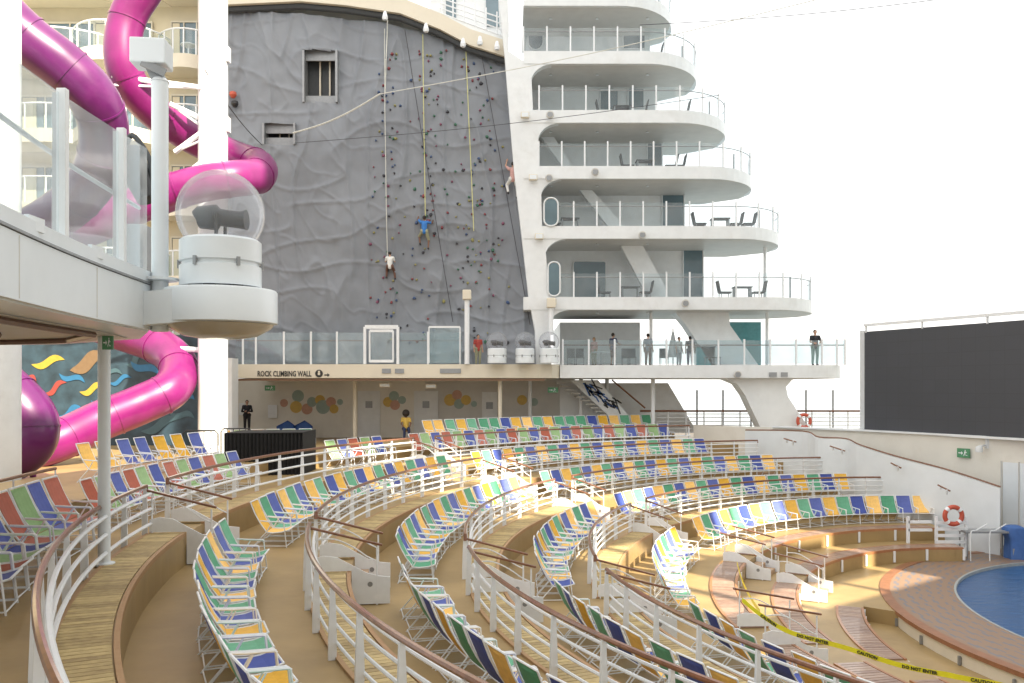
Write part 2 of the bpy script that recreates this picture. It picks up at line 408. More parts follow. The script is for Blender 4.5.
# stair railings beside the aisles
emb = M['grey']
for ai, A in enumerate(AIS):
    for k in range(7):
        r = RR[k]; z = ZF[k]; h = AW/2/arclen(r); A = aisle(ai, k)
        if k == 6 and ai == 1: continue
        for sg in (1, -1):
            if k >= 5 and ai == 0: continue
            d = A+sg*(h+.02/arclen(r)); iv = inward(r, d); tv = Vector((-iv.y, iv.x, 0))
            b = ring(r, d, z)
            up = Vector((0, 0, 1)); dz = (ZF[k+1]-z)
            t = thing('stair_railing', 'short brown stair handrail over white wave panel, %s ring, %s side of %s aisle' % (RINGN[k], 'near' if (sg > 0) else 'far', ['near', 'far'][ai]), 'handrail', b, 0, 'short stair handrails at the aisles')
            e0 = b+up*(RAILH-.07)-iv*.05; e1 = b+iv*1.35+up*(RAILH+dz*.72)
            wpart(MB().bar(e0, e1, .065, .045), 'handrail', M['rail'], t, bevel=.012)
            wpart(MB().tube([b+iv*.1, b+iv*.1+up*(RAILH-.1)], .018, 6), 'post', M['frame'], t)
            wpart(MB().tube([b+iv*1.25+up*dz, b+iv*1.25+up*(RAILH+dz*.72-.03)], .018, 6), 'post', M['frame'], t)
            cur = [b+iv*x+up*y for x, y in ((.1, .66), (.45, .66), (.8, .5), (1.05, .32), (1.25, .22))]
            wpart(MB().tube(spline(cur, 4), .015, 6), 'curved_bar', M['frame'], t)
            pan = [(.77, dz+.02), (.77, .05), (.05, .05), (.05, .30), (.25, .35), (.5, .31), (.8, .14), (1.05, .0), (1.3, -.07), (1.5, -.09), (1.5, dz+.02)]
            wp = wpart(MB().prism([b+iv*x+up*y-tv*.015 for x, y in pan], tv*.03), 'side_panel', M['frame'], t)
            em = MB()
            for q in (-1, 1):
                cc = b+iv*1.12+up*(-.22 if dz < -.5 else -.15)+tv*q*.018
                em.add([cc+(iv*math.cos(a*PI/6)+up*math.sin(a*PI/6))*.05 for a in range(12)], [tuple(range(12))])
            sub(em, 'emblem', emb, wp, t)

# ------------------------------------------------------------------ deck chairs
def chair_parts(detail):
    W = .292
    fr = []
    back = MB(); n = 5
    pts = [(-.12, .385), (-.25, .60), (-.34, .82), (-.42, 1.02), (-.44, 1.07)]
    vs = [(x-sg*.035*math.sin(PI*(i+.5)/5), s*W*.93, z) for i, (x, z) in enumerate(pts) for s, sg in ((-1, 0), (-.5, .8), (0, 1), (.5, .8), (1, 0))]
    vs2 = [(x-.006, y, z-.003) for x, y, z in vs]
    back.add(vs, [(5*i+j, 5*i+j+1, 5*i+6+j, 5*i+5+j) for i in range(4) for j in range(4)]); back.add(vs2, [(5*i+j, 5*i+5+j, 5*i+6+j, 5*i+j+1) for i in range(4) for j in range(4)])
    seat = MB()
    pts = [(-.12, .375), (.05, .36), (.22, .375), (.37, .42)]
    vs = [(x, s*W*.93, z) for x, z in pts for s in (-1, 1)]
    seat.add(vs, [(2*i, 2*i+1, 2*i+3, 2*i+2) for i in range(3)]); seat.add([(x, y, z-.008) for x, y, z in vs], [(2*i, 2*i+2, 2*i+3, 2*i+1) for i in range(3)])
    def side(s):
        l = MB(); y = s*W; q = 5
        l.tube([(.34, y*1.03, .0), (.30, y*1.03, .40), (.28, y*1.06, .60)], .013, q)        # front leg up to arm
        l.tube([(-.42, y*1.03, .0), (-.10, y*1.03, .38), (.02, y*1.05, .60)], .013, q)       # rear leg
        l.tube([(.34, y*1.03, .04), (-.40, y*1.03, .04)], .011, q)
        return l
    def arm(s):
        y = s*W*1.08; return MB().tube([(.29, y, .595), (.26, y, .615), (-.05, y, .63), (-.24, y, .65)], [.014, .018, .018, .014], 6)
    bf = MB()
    for s in (-1, 1):
        bf.tube([(-.10, s*W, .37), (-.25, s*W, .60), (-.36, s*W, .82), (-.46, s*W, 1.09)], .014, 6)
        bf.tube([(-.12, s*W, .37), (.05, s*W, .355), (.22, s*W, .37), (.38, s*W, .42)], .015, 6)
    bf.tube([(-.46, -W, 1.09), (-.46, W, 1.09)], .016, 6)
    bf.tube([(.38, -W, .42), (.38, W, .42)], .016, 6)
    bf.tube([(-.12, -W, .36), (-.12, W, .36)], .012, 5)
    bf.tube([(.34, -W, .04), (.34, W, .04)], .011, 5); bf.tube([(-.40, -W, .04), (-.40, W, .04)], .011, 5)
    if detail: return back, seat, bf, [side(1), side(-1)], [arm(1), arm(-1)]
    for s in (-1, 1):
        for q in (side(s), arm(s)): bf.add(q.v, q.f)
    return back, seat, bf, [], []
def make_chair(detail):
    root = thing('deck_chair', 'x', 'chair')
    b, s, f, legs, arms = chair_parts(detail)
    b.build('backrest', CH['yellow'], root); s.build('seat', CH['yellow'], root); f.build('frame', M['frame'], root)
    for l in legs: l.build('leg', M['frame'], root)
    for a in arms: a.build('armrest', M['frame'], root)
    return root
protoN = make_chair(True); protoF = make_chair(False); used = {protoN: False, protoF: False}
meshcache = {}
def place_chair(p, rz, col, label, group):
    pr = protoN if (Vector((p.x, p.y)).length < 27) else protoF
    if not used[pr]:
        r = pr; used[pr] = True; src[pr] = list(pr.children); new = src[pr]
    else:
        r = pr.copy(); C.objects.link(r); new = []
        for ch in src[pr]:
            c = ch.copy(); C.objects.link(c); c.parent = r; new.append(c)
    for c in new:
        base = c.name.split('.')[0]
        if base in ('backrest', 'seat'):
            key = (pr.name, base, col)
            if key not in meshcache:
                me = c.data.copy(); me.materials.clear(); me.materials.append(CH[col]); meshcache[key] = me
            c.data = meshcache[key]
    r.location = p; r.rotation_euler = (0, 0, rz); r['label'] = label; r['group'] = group
    return r
src = {}
ORD = ['zeroth', 'first', 'second', 'third', 'fourth', 'fifth', 'sixth', 'seventh', 'eighth', 'ninth', 'tenth', 'eleventh', 'twelfth', 'thirteenth', 'fourteenth', 'fifteenth', 'sixteenth', 'seventeenth', 'eighteenth', 'nineteenth', 'twentieth', 'twenty-first', 'twenty-second', 'twenty-third', 'twenty-fourth', 'twenty-fifth']
def visible(p):
    if p.y < 2: return False
    x = 512+p.x*F/p.y; y0 = HZ+(EYE-p.z)*F/p.y; y1 = y0-1.2*F/p.y
    return -30 < x < 1050 and y1 < 690
def row(r, z, cols, rowname, d0, d1, secn, skip=lambda p: False, start=0, pitch=.665, scl=1):
    al = arclen(r); n = int((d1-d0)*al/pitch); cnt = {}
    for i in range(n):
        d = d1-(i+.5)*(d1-d0)/n; col = cols[(i+start) % len(cols)]
        p = ring(r, d, z)
        if not visible(p) or skip(p): continue
        iv = inward(r, d)
        cnt[col] = cnt.get(col, 0)+1
        lab = '%s sling chair, %s %s one from the %s, %s, %s' % (col, ORD[cnt[col]], col, 'camera' if secn == 'near' else 'left', rowname, secname[secn].split(' below')[0])
        jit = random.gauss(0, .022)
        o = place_chair(p+iv*random.gauss(0, .02), math.atan2(iv.y, iv.x)+jit, col, lab, 'sling deck chairs in rows round the pool')
        o.scale = (scl, scl, scl*.93)
YGB = ['yellow', 'green', 'blue']
rn = ['top tier row', 'second tier row', 'third tier row', 'lowest tier row']
for k in range(4):
    z = ZF[k+1]; r = RR[k]-(2.08 if k == 0 else 2.05)
    h = AW/2/arclen(r)+.12/arclen(r)
    for nm, d0, d1 in (('near', aisle(0, k)+h+1, 250), ('middle', AIS[1]+h, aisle(0, k)-h-.5), ('far', END[k]+(0 if k < 3 else -3), AIS[1]-h)):
        row(r, z, YGB if nm != 'near' else ['blue', 'green', 'yellow'], rn[k], d0, d1, nm, start=k)
# terrace rows
RGB = ['red', 'pale green', 'blue']
RT = RR[0]+1.15; h = AW/2/arclen(RT)+.1/arclen(RT)
blk = lambda p: (-9.7 < p.x < -6.4 and 26.5 < p.y < 33)
row(RT-.05, 0, RGB, 'front terrace row', 187.3, 215, 'near', pitch=.74, scl=1.2)
row(RT, 0, RGB, 'front terrace row', AIS[1]+h, AIS[0]-h, 'middle', skip=blk)
row(RT, 0, RGB, 'front terrace row', 107.5, AIS[1]-h, 'far')
RB = RR[0]+3.6
row(RB, .45, ['yellow', 'yellow', 'blue', 'blue'], 'back terrace row', 163, 175.5, 'middle', start=0, pitch=.8)
row(RB-.9, .45, ['yellow', 'yellow', 'green', 'yellow', 'green', 'green', 'green', 'blue'], 'back terrace row', 108, 139, 'far', pitch=.68)
# back terrace step
bs = MB()
strip(bs, lambda d: ring(RR[0]+2.1, d, .45), lambda d: ring(RR[0]+6, d, .45), 106, 215)
strip(bs, lambda d: ring(RR[0]+2.1, d, .45), lambda d: ring(RR[0]+2.1, d, 0), 106, 215)
struct(bs.build('terrace_step', M['floor']))
t = thing('back_handrail', 'long brown handrail behind the terrace chairs at the left edge', 'railing', ring(RR[0]+2.2, 200, .45))
pp = [ring(RR[0]+2.3, 184+i, 1.22) for i in range(0, 31)]
wpart(MB().tube(pp, .035, 8), 'handrail', M['rail'], t, smooth=True)
for i in range(0, 31, 4):
    wpart(MB().tube([pp[i]-Vector((0, 0, .77)), pp[i]], .02, 6), 'post', M['frame'], t)
for i in range(7):      # loose row behind the curtained booth
    col = ['yellow', 'yellow', 'pale green', 'yellow', 'pale green', 'pale green', 'green'][i]
    n_ = [1, 2, 1, 3, 2, 3, 1][i]
    place_chair(Vector((-13.6+i*.68, 39.5+i*.25, 0)), math.radians(-62)+random.gauss(0, .05), col, '%s sling chair, %s %s one from the left, row behind the booth' % (col, ORD[n_], col), 'sling deck chairs in rows round the pool')

# ------------------------------------------------------------------ sea and pool
sea = MB(); n = 48
sea.add([(12000*math.cos(2*PI*i/n), 12000*math.sin(2*PI*i/n), -24) for i in range(n)], [tuple(range(n))])
sm = mat('sea_water', (.10, .16, .19), .12, var=.1, scale=.02, bump=.3)
struct(sea.build('sea', sm))
hull = MB()
hp = [(-34, -30), (30, -30), (30, 20), (26, 44), (20, 56), (-34, 56)]
hull.prism([(x, y, -24.5) for x, y in hp], (0, 0, 20))
tag(hull.build('ship_hull', M['white']), 'white ship hull standing in the sea under the whole theatre', 'hull')

def ell(a, b, i, n, z): return Vector((PX+a*math.cos(2*PI*i/n), PY+b*math.sin(2*PI*i/n), z))
ZP = -3.40
t = thing('pool_stage', 'raised oval pool surround patterned with blue dashes, brown wooden rim and cream side', 'pool stage', (PX, PY, -3.83))
n = 96
def annulus(a0, b0, z0, a1, b1, z1):
    m = MB(); m.add([ell(a0, b0, i, n, z0) for i in range(n)]+[ell(a1, b1, i, n, z1) for i in range(n)], [(i, (i+1) % n, n+(i+1) % n, n+i) for i in range(n)]); return m
# mosaic deck material
mm = bpy.data.materials.new('mosaic_deck'); mm.use_nodes = True; nn = mm.node_tree; bs_ = nn.nodes['Principled BSDF']; bs_.inputs['Roughness'].default_value = .45
tc = nn.nodes.new('ShaderNodeTexCoord'); mp = nn.nodes.new('ShaderNodeSeparateXYZ'); nn.links.new(tc.outputs['Object'], mp.inputs[0])
def mth(op, a, b=None, c=None):
    q = nn.nodes.new('ShaderNodeMath'); q.operation = op
    for i, v in enumerate((a, b, c)):
        if v is None: continue
        if isinstance(v, (int, float)): q.inputs[i].default_value = v
        else: nn.links.new(v, q.inputs[i])
    return q.outputs[0]
y_ = mth('MULTIPLY', mp.outputs[1], PA/PB)
rad = mth('SQRT', mth('ADD', mth('MULTIPLY', mp.outputs[0], mp.outputs[0]), mth('MULTIPLY', y_, y_)))
ang = mth('ARCTAN2', y_, mp.outputs[0])
nz = nn.nodes.new('ShaderNodeTexNoise'); nz.inputs['Scale'].default_value = 3.2; nz.inputs['Detail'].default_value = 6
nn.links.new(tc.outputs['Object'], nz.inputs['Vector'])
w1 = mth('SINE', mth('ADD', mth('MULTIPLY', rad, 2*PI/.30), mth('MULTIPLY', nz.outputs[0], 2.5)))
w2 = mth('SINE', mth('ADD', mth('MULTIPLY', ang, 86), mth('MULTIPLY', mth('FLOOR', mth('MULTIPLY', rad, 1/.30)), 2.1)))
dash = mth('MULTIPLY', mth('GREATER_THAN', w1, .05), mth('GREATER_THAN', mth('ADD', w2, mth('MULTIPLY', mth('SUBTRACT', nz.outputs[0], .5), 5)), .1))
mxx = nn.nodes.new('ShaderNodeMix'); mxx.data_type = 'RGBA'; mxx.inputs[6].default_value = (.27, .175, .115, 1); mxx.inputs[7].default_value = (.14, .155, .19, 1)
nn.links.new(mth('MULTIPLY', dash, .8), mxx.inputs[0]); nn.links.new(mxx.outputs[2], bs_.inputs['Base Color'])
wpart(annulus(PA, PB, ZP, PA+1.85, PB+1.85, ZP), 'mosaic_deck', mm, t)
m = annulus(PA+1.85, PB+1.85, ZP+.02, PA+2.15, PB+2.15, ZP+.02); q = annulus(PA+2.15, PB+2.15, ZP+.02, PA+2.15, PB+2.15, ZP-.09); m.add(q.v, q.f)
q = annulus(PA+1.85, PB+1.85, ZP-.01, PA+1.85, PB+1.85, ZP+.02); m.add(q.v, q.f)
wpart(m, 'wooden_rim', mat('stage_rim_wood', (.27, .12, .06), .4, var=.15, scale=5), t)
wpart(annulus(PA+2.08, PB+2.08, ZP-.08, PA+2.08, PB+2.08, -3.83), 'side_wall', M['cream'], t)
m = annulus(PA, PB, ZP+.004, PA-.07, PB-.07, ZP+.004); q = annulus(PA-.07, PB-.07, ZP+.004, PA-.07, PB-.07, ZP-1); m.add(q.v, q.f)
wpart(m, 'pool_edge', mat('pool_edge_tile', (.34, .37, .37), .4), t)
for a in range(0, 360, 9):
    mb = MB(); c = ell(PA+2.12, PB+2.12, a/360*n, n, ZP-.30); mb.box((c.x-.03, c.y-.03, c.z-.12), (c.x+.03, c.y+.03, c.z+.1)); wpart(mb, 'bracket', M['grey'], t)
pm = bpy.data.materials.new('pool_water'); pm.use_nodes = True; pn = pm.node_tree; pb = pn.nodes['Principled BSDF']
pb.inputs['Base Color'].default_value = (.012, .085, .27, 1); pb.inputs['Roughness'].default_value = .3
tc2 = pn.nodes.new('ShaderNodeTexCoord'); mpp = pn.nodes.new('ShaderNodeMapping'); mpp.inputs['Scale'].default_value = (.7, 2.2, 1)
z1 = pn.nodes.new('ShaderNodeTexNoise'); z1.inputs['Scale'].default_value = 1.6; z1.inputs['Detail'].default_value = 6
pn.links.new(tc2.outputs['Object'], mpp.inputs[0]); pn.links.new(mpp.outputs[0], z1.inputs['Vector'])
bpn = pn.nodes.new('ShaderNodeBump'); bpn.inputs['Strength'].default_value = .5; bpn.inputs['Distance'].default_value = .12
pn.links.new(z1.outputs[0], bpn.inputs['Height']); pn.links.new(bpn.outputs[0], pb.inputs['Normal'])
cr = pn.nodes.new('ShaderNodeMix'); cr.data_type = 'RGBA'; cr.inputs[6].default_value = (.012, .065, .19, 1); cr.inputs[7].default_value = (.03, .11, .27, 1)
pn.links.new(z1.outputs[0], cr.inputs[0]); pn.links.new(cr.outputs[2], pb.inputs['Base Color'])
pw = MB(); pw.add([ell(PA-.06, PB-.06, i, n, ZP-.10) for i in range(n)], [tuple(range(n))])
struct(pw.build('pool_water', pm))

# ------------------------------------------------------------------ right hand bulkhead and end stair wall
wl = [(9.8, 47.5), (13.2, 44.6), (16, 40.9), (19.85, 34.2), (24.5, 26), (28, 14)]
t = thing('bulkhead_wall', 'cream bulkhead wall running below the big dark screen', 'wall', (16, 41, -3.8))
mb = MB()
for (x0, y0), (x1, y1) in zip(wl, wl[1:]):
    d = Vector((x1-x0, y1-y0, 0)).normalized(); nrm = Vector((-d.y, d.x, 0))
    if nrm.x < 0: nrm = -nrm
    mb.prism([(x0, y0, -4), (x1, y1, -4), (x1, y1, .93), (x0, y0, .93)], nrm*.3)
wpart(mb, 'wall', M['lcream'], t)
cpn = MB()
for (x0, y0), (x1, y1) in zip(wl[1:], wl[2:]):
    cpn.bar((x0+.1, y0, .97), (x1+.1, y1, .97), .45, .07)
wpart(cpn, 'coping', M['white'], t)
def onwall(px, off=-.04):       # where the sight line through column px meets the wall
    k = (px-512)/F
    for (x0, y0), (x1, y1) in zip(wl, wl[1:]):
        den = (x1-x0)-k*(y1-y0)
        s = (k*y0-x0)/den
        if 0 <= s <= 1:
            p = Vector((x0+s*(x1-x0), y0+s*(y1-y0), 0)); d = Vector((x1-x0, y1-y0, 0)).normalized(); nr = Vector((d.y, -d.x, 0))
            if nr.x > 0: nr = -nr
            return p+nr*abs(off), d, nr
    return None
p, d, nr = onwall(1018)
z0 = EYE+(HZ-517)*p.y/F; z1 = EYE+(HZ-463)*p.y/F
dr = wpart(MB().prism([p-d*.55+Vector((0, 0, -3.8)), p+d*.75+Vector((0, 0, -3.8)), p+d*.75+Vector((0, 0, z1)), p-d*.55+Vector((0, 0, z1))], nr*.05), 'door', M['gwhite'], t)
fm = MB()
for s in (-.6, .1, .8): fm.bar(p+d*s+nr*.06+Vector((0, 0, -3.8)), p+d*s+nr*.06+Vector((0, 0, z1+.05)), .05, .05)
sub(fm, 'frame', M['under'], dr, t)
p, d, nr = onwall(965)
zs = EYE+(HZ-453)*p.y/F
def exit_sign(c, right, nr, w_, h_, lab, running=True):
    t = thing('exit_sign', lab, 'sign', c, 0, 'green exit signs')
    right = Vector(right).normalized(); nr = Vector(nr).normalized(); up = Vector((0, 0, 1)); c = Vector(c)
    wpart(MB().obox(c, right*w_/2, up*h_/2, nr*.02), 'panel', M['green'], t)
    g = MB(); o = c+nr*.024
    def q(pts): g.add([o+right*x*w_+up*y*h_ for x, y in pts], [tuple(range(len(pts)))])
    q([(-.38, -.05), (-.15, -.05), (-.15, .05), (-.38, .05)]); q([(-.15, -.2), (-.02, 0), (-.15, .2)])          # arrow
    q([(.12, .22), (.19, .22), (.19, .36), (.12, .36)]); q([(.08, -.05), (.2, -.02), (.18, .2), (.09, .18)])        # running figure
    q([(.1, -.03), (.02, -.2), (.06, -.36), (.09, -.2), (.15, -.05)]); q([(.14, -.05), (.24, -.2), (.33, -.2), (.33, -.26), (.2, -.26)])
    q([(.18, .12), (.28, .02), (.3, .06), (.2, .2)])
    wpart(g, 'pictogram', M['frame'], t)
exit_sign(p+nr*.06+Vector((0, 0, zs)), -d if d.x < 0 else d, nr, .55, .38, 'green exit sign on the cream wall below the big screen')
cmr = thing('wall_lamp', 'small white floodlight fixed high on the bulkhead below the screen', 'lamp', p+nr*.1+Vector((0, 0, .5)))
p2, d2, nr2 = onwall(986)
wpart(MB().bar(p2+Vector((0, 0, .62)), p2+nr2*.35+Vector((0, 0, .6)), .07, .07), 'bracket', M['white'], cmr)
wpart(MB().lathe(p2+nr2*.42+Vector((0, 0, .42)), [(.02, .2), (.12, .16), (.15, 0), (.13, -.06)], 14), 'lamp_head', M['white'], cmr, smooth=True)

# parapet of the stair at the right end of the rows
pth = [P(745, 430, 44.6), P(802, 431, 41.8), P(818, 437, 40.6), P(845, 438.5, 39.6), P(860, 445, 38.7), P(895, 456, 37), P(948, 470, 35), P(1000, 487, 33.3)]
pths = spline(pth, 5)
t = thing('stair_parapet', 'low white curved wall with thin brown rail beside the end stair', 'wall', (14, 39, -3.8))
mb = MB(); nn_ = len(pths)
a = []
for q in pths: a += [(q.x, q.y, q.z-.06), (q.x, q.y, -3.9), (q.x+.09, q.y+.12, -3.9), (q.x+.09, q.y+.12, q.z-.06)]
fs = []
for i in range(nn_-1):
    for j in range(4): fs.append((i*4+j, i*4+(j+1) % 4, i*4+4+(j+1) % 4, i*4+4+j))
fs += [(3, 2, 1, 0), tuple((nn_-1)*4+j for j in range(4))]
mb.add(a, fs); wpart(mb, 'wall', M['gwhite'], t)
wpart(MB().tube([q+Vector((.04, .04, 0)) for q in pths], .032, 8), 'handrail', M['rail'], t, smooth=True)
for i, (x0, y0, x1, y1, Y) in enumerate([(784, 438.5, 796, 442, 41.6), (830, 446, 845, 451, 39.6), (891, 463, 901, 468, 36.9), (938, 485, 950, 491, 34.6)]):
    hr = thing('wall_handrail', 'short brown handrail on the white end stair wall, %s from the top' % ORD[i+1], 'handrail', P(x0, y0, Y), 0, 'short handrails down the end stair wall')
    wpart(MB().tube([P(x0, y0, Y), P(x1, y1, Y-.6)], .033, 8), 'handrail', M['rail'], hr)
    wpart(MB().tube([P(x0+3, y0+1, Y), P(x0+3, y0+4, Y+.25)], .025, 6).tube([P(x1-3, y1-1, Y-.6), P(x1-3, y1+3, Y-.3)], .025, 6), 'bracket', M['frame'], hr)
# end stair: flights stepping down
t = thing('end_stair', 'brown steps going down to the pool deck beside the white parapet', 'stairs', (15, 36, -3.8))
for i in range(12):
    f = i/11; c = Vector((9.2+f*9.2, 45.4-f*10.4, 0)); z = -.25-f*3.2
    d = Vector((9.2, -10.4, 0)).normalized(); nr = Vector((-d.y, d.x, 0))
    wpart(MB().obox((c.x+.55, c.y+.45, z-.5), d*.62, nr*.75, (0, 0, .5)), 'tread', M['step'], t)

# ------------------------------------------------------------------ big screen
a = Vector((16.42, 41, 0)); b = Vector((24.6, 23.3, 0)); d = (b-a).normalized(); nr = Vector((-abs(d.y), -d.x*-1*-1, 0)); nr = Vector((d.y, -d.x, 0)); nr = nr if nr.x < 0 else -nr
t = thing('video_screen', 'huge dark blank video screen standing above the right bulkhead', 'screen', a+Vector((0, 0, 1)))
U = Vector((0, 0, 1))
scm = M['screen']; sn = scm.node_tree; sb = sn.nodes['Principled BSDF']; br = sn.nodes.new('ShaderNodeTexBrick'); stc = sn.nodes.new('ShaderNodeTexCoord')
smp = sn.nodes.new('ShaderNodeCombineXYZ'); ssx = sn.nodes.new('ShaderNodeSeparateXYZ'); sn.links.new(stc.outputs['Object'], ssx.inputs[0])
smm = sn.nodes.new('ShaderNodeMath'); smm.operation = 'MULTIPLY'; smm.inputs[1].default_value = 1.1; sn.links.new(ssx.outputs[1], smm.inputs[0]); sn.links.new(smm.outputs[0], smp.inputs[0]); sn.links.new(ssx.outputs[2], smp.inputs[1])
br.offset = 0; br.inputs['Color1'].default_value = (.050, .053, .062, 1); br.inputs['Color2'].default_value = (.053, .056, .066, 1); br.inputs['Mortar'].default_value = (.044, .046, .054, 1)
br.inputs['Scale'].default_value = 1; br.inputs['Mortar Size'].default_value = .012; br.inputs['Brick Width'].default_value = .64; br.inputs['Row Height'].default_value = .57
sn.links.new(smp.outputs[0], br.inputs['Vector']); sn.links.new(br.outputs[0], sb.inputs['Base Color'])
wpart(MB().prism([a+U*1.0, b+U*1.0, b+U*5.55, a+U*5.55], -nr*.35), 'display', M['screen'], t)
fr = MB(); fr.bar(a+U*5.85, b+U*5.85, .12, .12)
fr.bar(a+U*.95, b+U*.95, .25, .09); fr.bar(a-d*.06+U*.9, a-d*.06+U*5.6, .1, .3)
for i in range(7):
    q = a+d*(i*3.1+.1); fr.bar(q+U*5.5, q+U*5.85, .07, .07)
wpart(fr, 'frame', M['white'], t)
for i in range(7):
    q = a+d*(i*2.6+.9)-nr*.4
    wpart(MB().bar(q+U*.5, q+U*1.0, .5 if i % 2 == 0 else .15, .5 if i % 2 == 0 else .15), 'support', M['white'], t)

# ------------------------------------------------------------------ things by the pool right edge
t = thing('lifebuoy_stand', 'white slatted stand at the pool deck holding a life ring', 'stand', P(951, 548, 33)); t.location.z = -3.38
c = t.location; mb = MB()
for s in (-.55, .55): mb.box((c.x+s-.04, c.y-.05, c.z), (c.x+s+.04, c.y+.05, c.z+1.5))
wpart(mb, 'leg', M['frame'], t)
for i in range(5):
    wpart(MB().box((c.x-.6, c.y-.08, c.z+.25+i*.24), (c.x+.6, c.y-.055, c.z+.37+i*.24)), 'slat', M['frame'], t)
mb = MB().box((c.x-1.5, c.y+.2, c.z+.9), (c.x-.6, c.y+.3, c.z+1.0)).box((c.x-1.5, c.y+.2, c.z+1.2), (c.x-.6, c.y+.3, c.z+1.3)).box((c.x-1.55, c.y+.2, c.z+.2), (c.x-1.45, c.y+.3, c.z+1.45))
wpart(mb, 'side_rail', M['frame'], t)
def lifebuoy(c, r, lab, face=(0, -1, 0), red=True):
    t = thing('lifebuoy', lab, 'lifebuoy', c); c = Vector(c)
    R3 = Vector((0, 0, 1)).rotation_difference(Vector(face)).to_matrix()
    n = 32; pts = [c+R3@Vector((r*math.cos(2*PI*i/n), r*math.sin(2*PI*i/n), 0)) for i in range(n)]
    wpart(MB().tube(pts, r*.27, 10, closed=True), 'ring', M['orange'], t, smooth=True)
    for k in range(4):
        seg = [c+R3@Vector((r*math.cos(k*PI/2+.6+j*.09), r*math.sin(k*PI/2+.6+j*.09), 0)) for j in range(5)]
        wpart(MB().tube(seg, r*.30, 10), 'band', M['frame'], t, smooth=True)
lifebuoy((c.x, c.y-.18, c.z+1.55), .32, 'red and white life ring on the white stand beside the pool')
# table, brown wall steps, covered item
tc_ = P(985, 541, 32.9); tc_.z = -3.40
t = thing('service_table', 'grey metal table standing by the end stair near the blue covered item', 'table', tc_)
wpart(MB().box((tc_.x-.9, tc_.y-.35, tc_.z+.95), (tc_.x+.9, tc_.y+.35, tc_.z+1.02)), 'tabletop', M['grey'], t)
for sx in (-.8, .8):
    for sy in (-.28, .28): wpart(MB().tube([(tc_.x+sx, tc_.y+sy, tc_.z), (tc_.x+sx, tc_.y+sy, tc_.z+.95)], .03, 6), 'leg', M['grey'], t)
t = thing('pool_ladder_rail', 'bent steel handrail rising beside the grey table', 'handrail', (tc_.x-.5, tc_.y-.6, tc_.z))
for s in (0, .7):
    wpart(MB().tube(spline([(tc_.x-.9+s, tc_.y-.7, tc_.z), (tc_.x-.9+s, tc_.y-.7, tc_.z+1.0), (tc_.x-.7+s, tc_.y-.7, tc_.z+1.12), (tc_.x-.3+s, tc_.y-.7, tc_.z+1.35)], 4), .022, 8), 'rail', M['white'], t, smooth=True)
bc = P(1017, 545, 32.8); bc.z = -3.40
t = thing('covered_item', 'tall item wrapped in a blue tarpaulin beside the pool at the right edge', 'cover', bc)
mb = MB(); prof = []
n = 28
vs = []; lv = [(0, .52), (.3, .5), (.7, .46), (1.0, .45), (1.15, .40), (1.22, .2)]
for z, r in lv:
    for i in range(n):
        an = 2*PI*i/n; rr = r*(1+.07*math.sin(an*7+z*2)*(1.2-z*.6))
        sq = 1/max(abs(math.cos(an)), abs(math.sin(an)))**.6
        vs.append((bc.x+rr*sq*math.cos(an)*.8-(.12 if z > .9 else 0), bc.y+rr*sq*math.sin(an)*.8, bc.z+z))
fs = [(i*n+j, i*n+(j+1) % n, (i+1)*n+(j+1) % n, (i+1)*n+j) for i in range(len(lv)-1) for j in range(n)]+[tuple((len(lv)-1)*n+j for j in range(n))]
mb.add(vs, fs); wpart(mb, 'tarpaulin', M['bluecover'], t, smooth=True)
ft = MB()
for sx in (-.3, .3):
    for sy in (-.3, .3): ft.box((bc.x+sx-.04, bc.y+sy-.04, bc.z), (bc.x+sx+.04, bc.y+sy+.04, bc.z+.4))
wpart(ft, 'stand', M['grey'], t)

# ------------------------------------------------------------------ stern superstructure with stacked balconies
W46 = lambda x, y, Y=46.: P(x, y, Y)
LV = [(-7, 673), (51, 698), (110, 727), (166, 753), (226, 780), (297, 813)]
def xw(px, Y=46.): return (px-512)*Y/F
def zw(py, Y=46.): return EYE+(HZ-py)*Y/F
tower = thing('balcony_tower', 'white stern superstructure with stacked curved glass balconies growing wider downward', 'building', (6, 48, 0))
def plan(xl, xr, y0, y1, rad=3.4, n=12):
    pts = [(xl, y0), (xr-rad, y0)]
    for i in range(1, n+1):
        a = -PI/2+i/n*PI/2
        pts.append((xr-rad+rad*math.cos(a), y0+rad*1.15+rad*1.15*math.sin(a)))
    pts += [(xr-.3, y1-1.5), (xr-2.2, y1), (xl, y1)]
    return pts
walls = [(645, 668), (647, 672), (652, 690), (664, 700), (660, 690), (700, 700)]
frontpts = {}
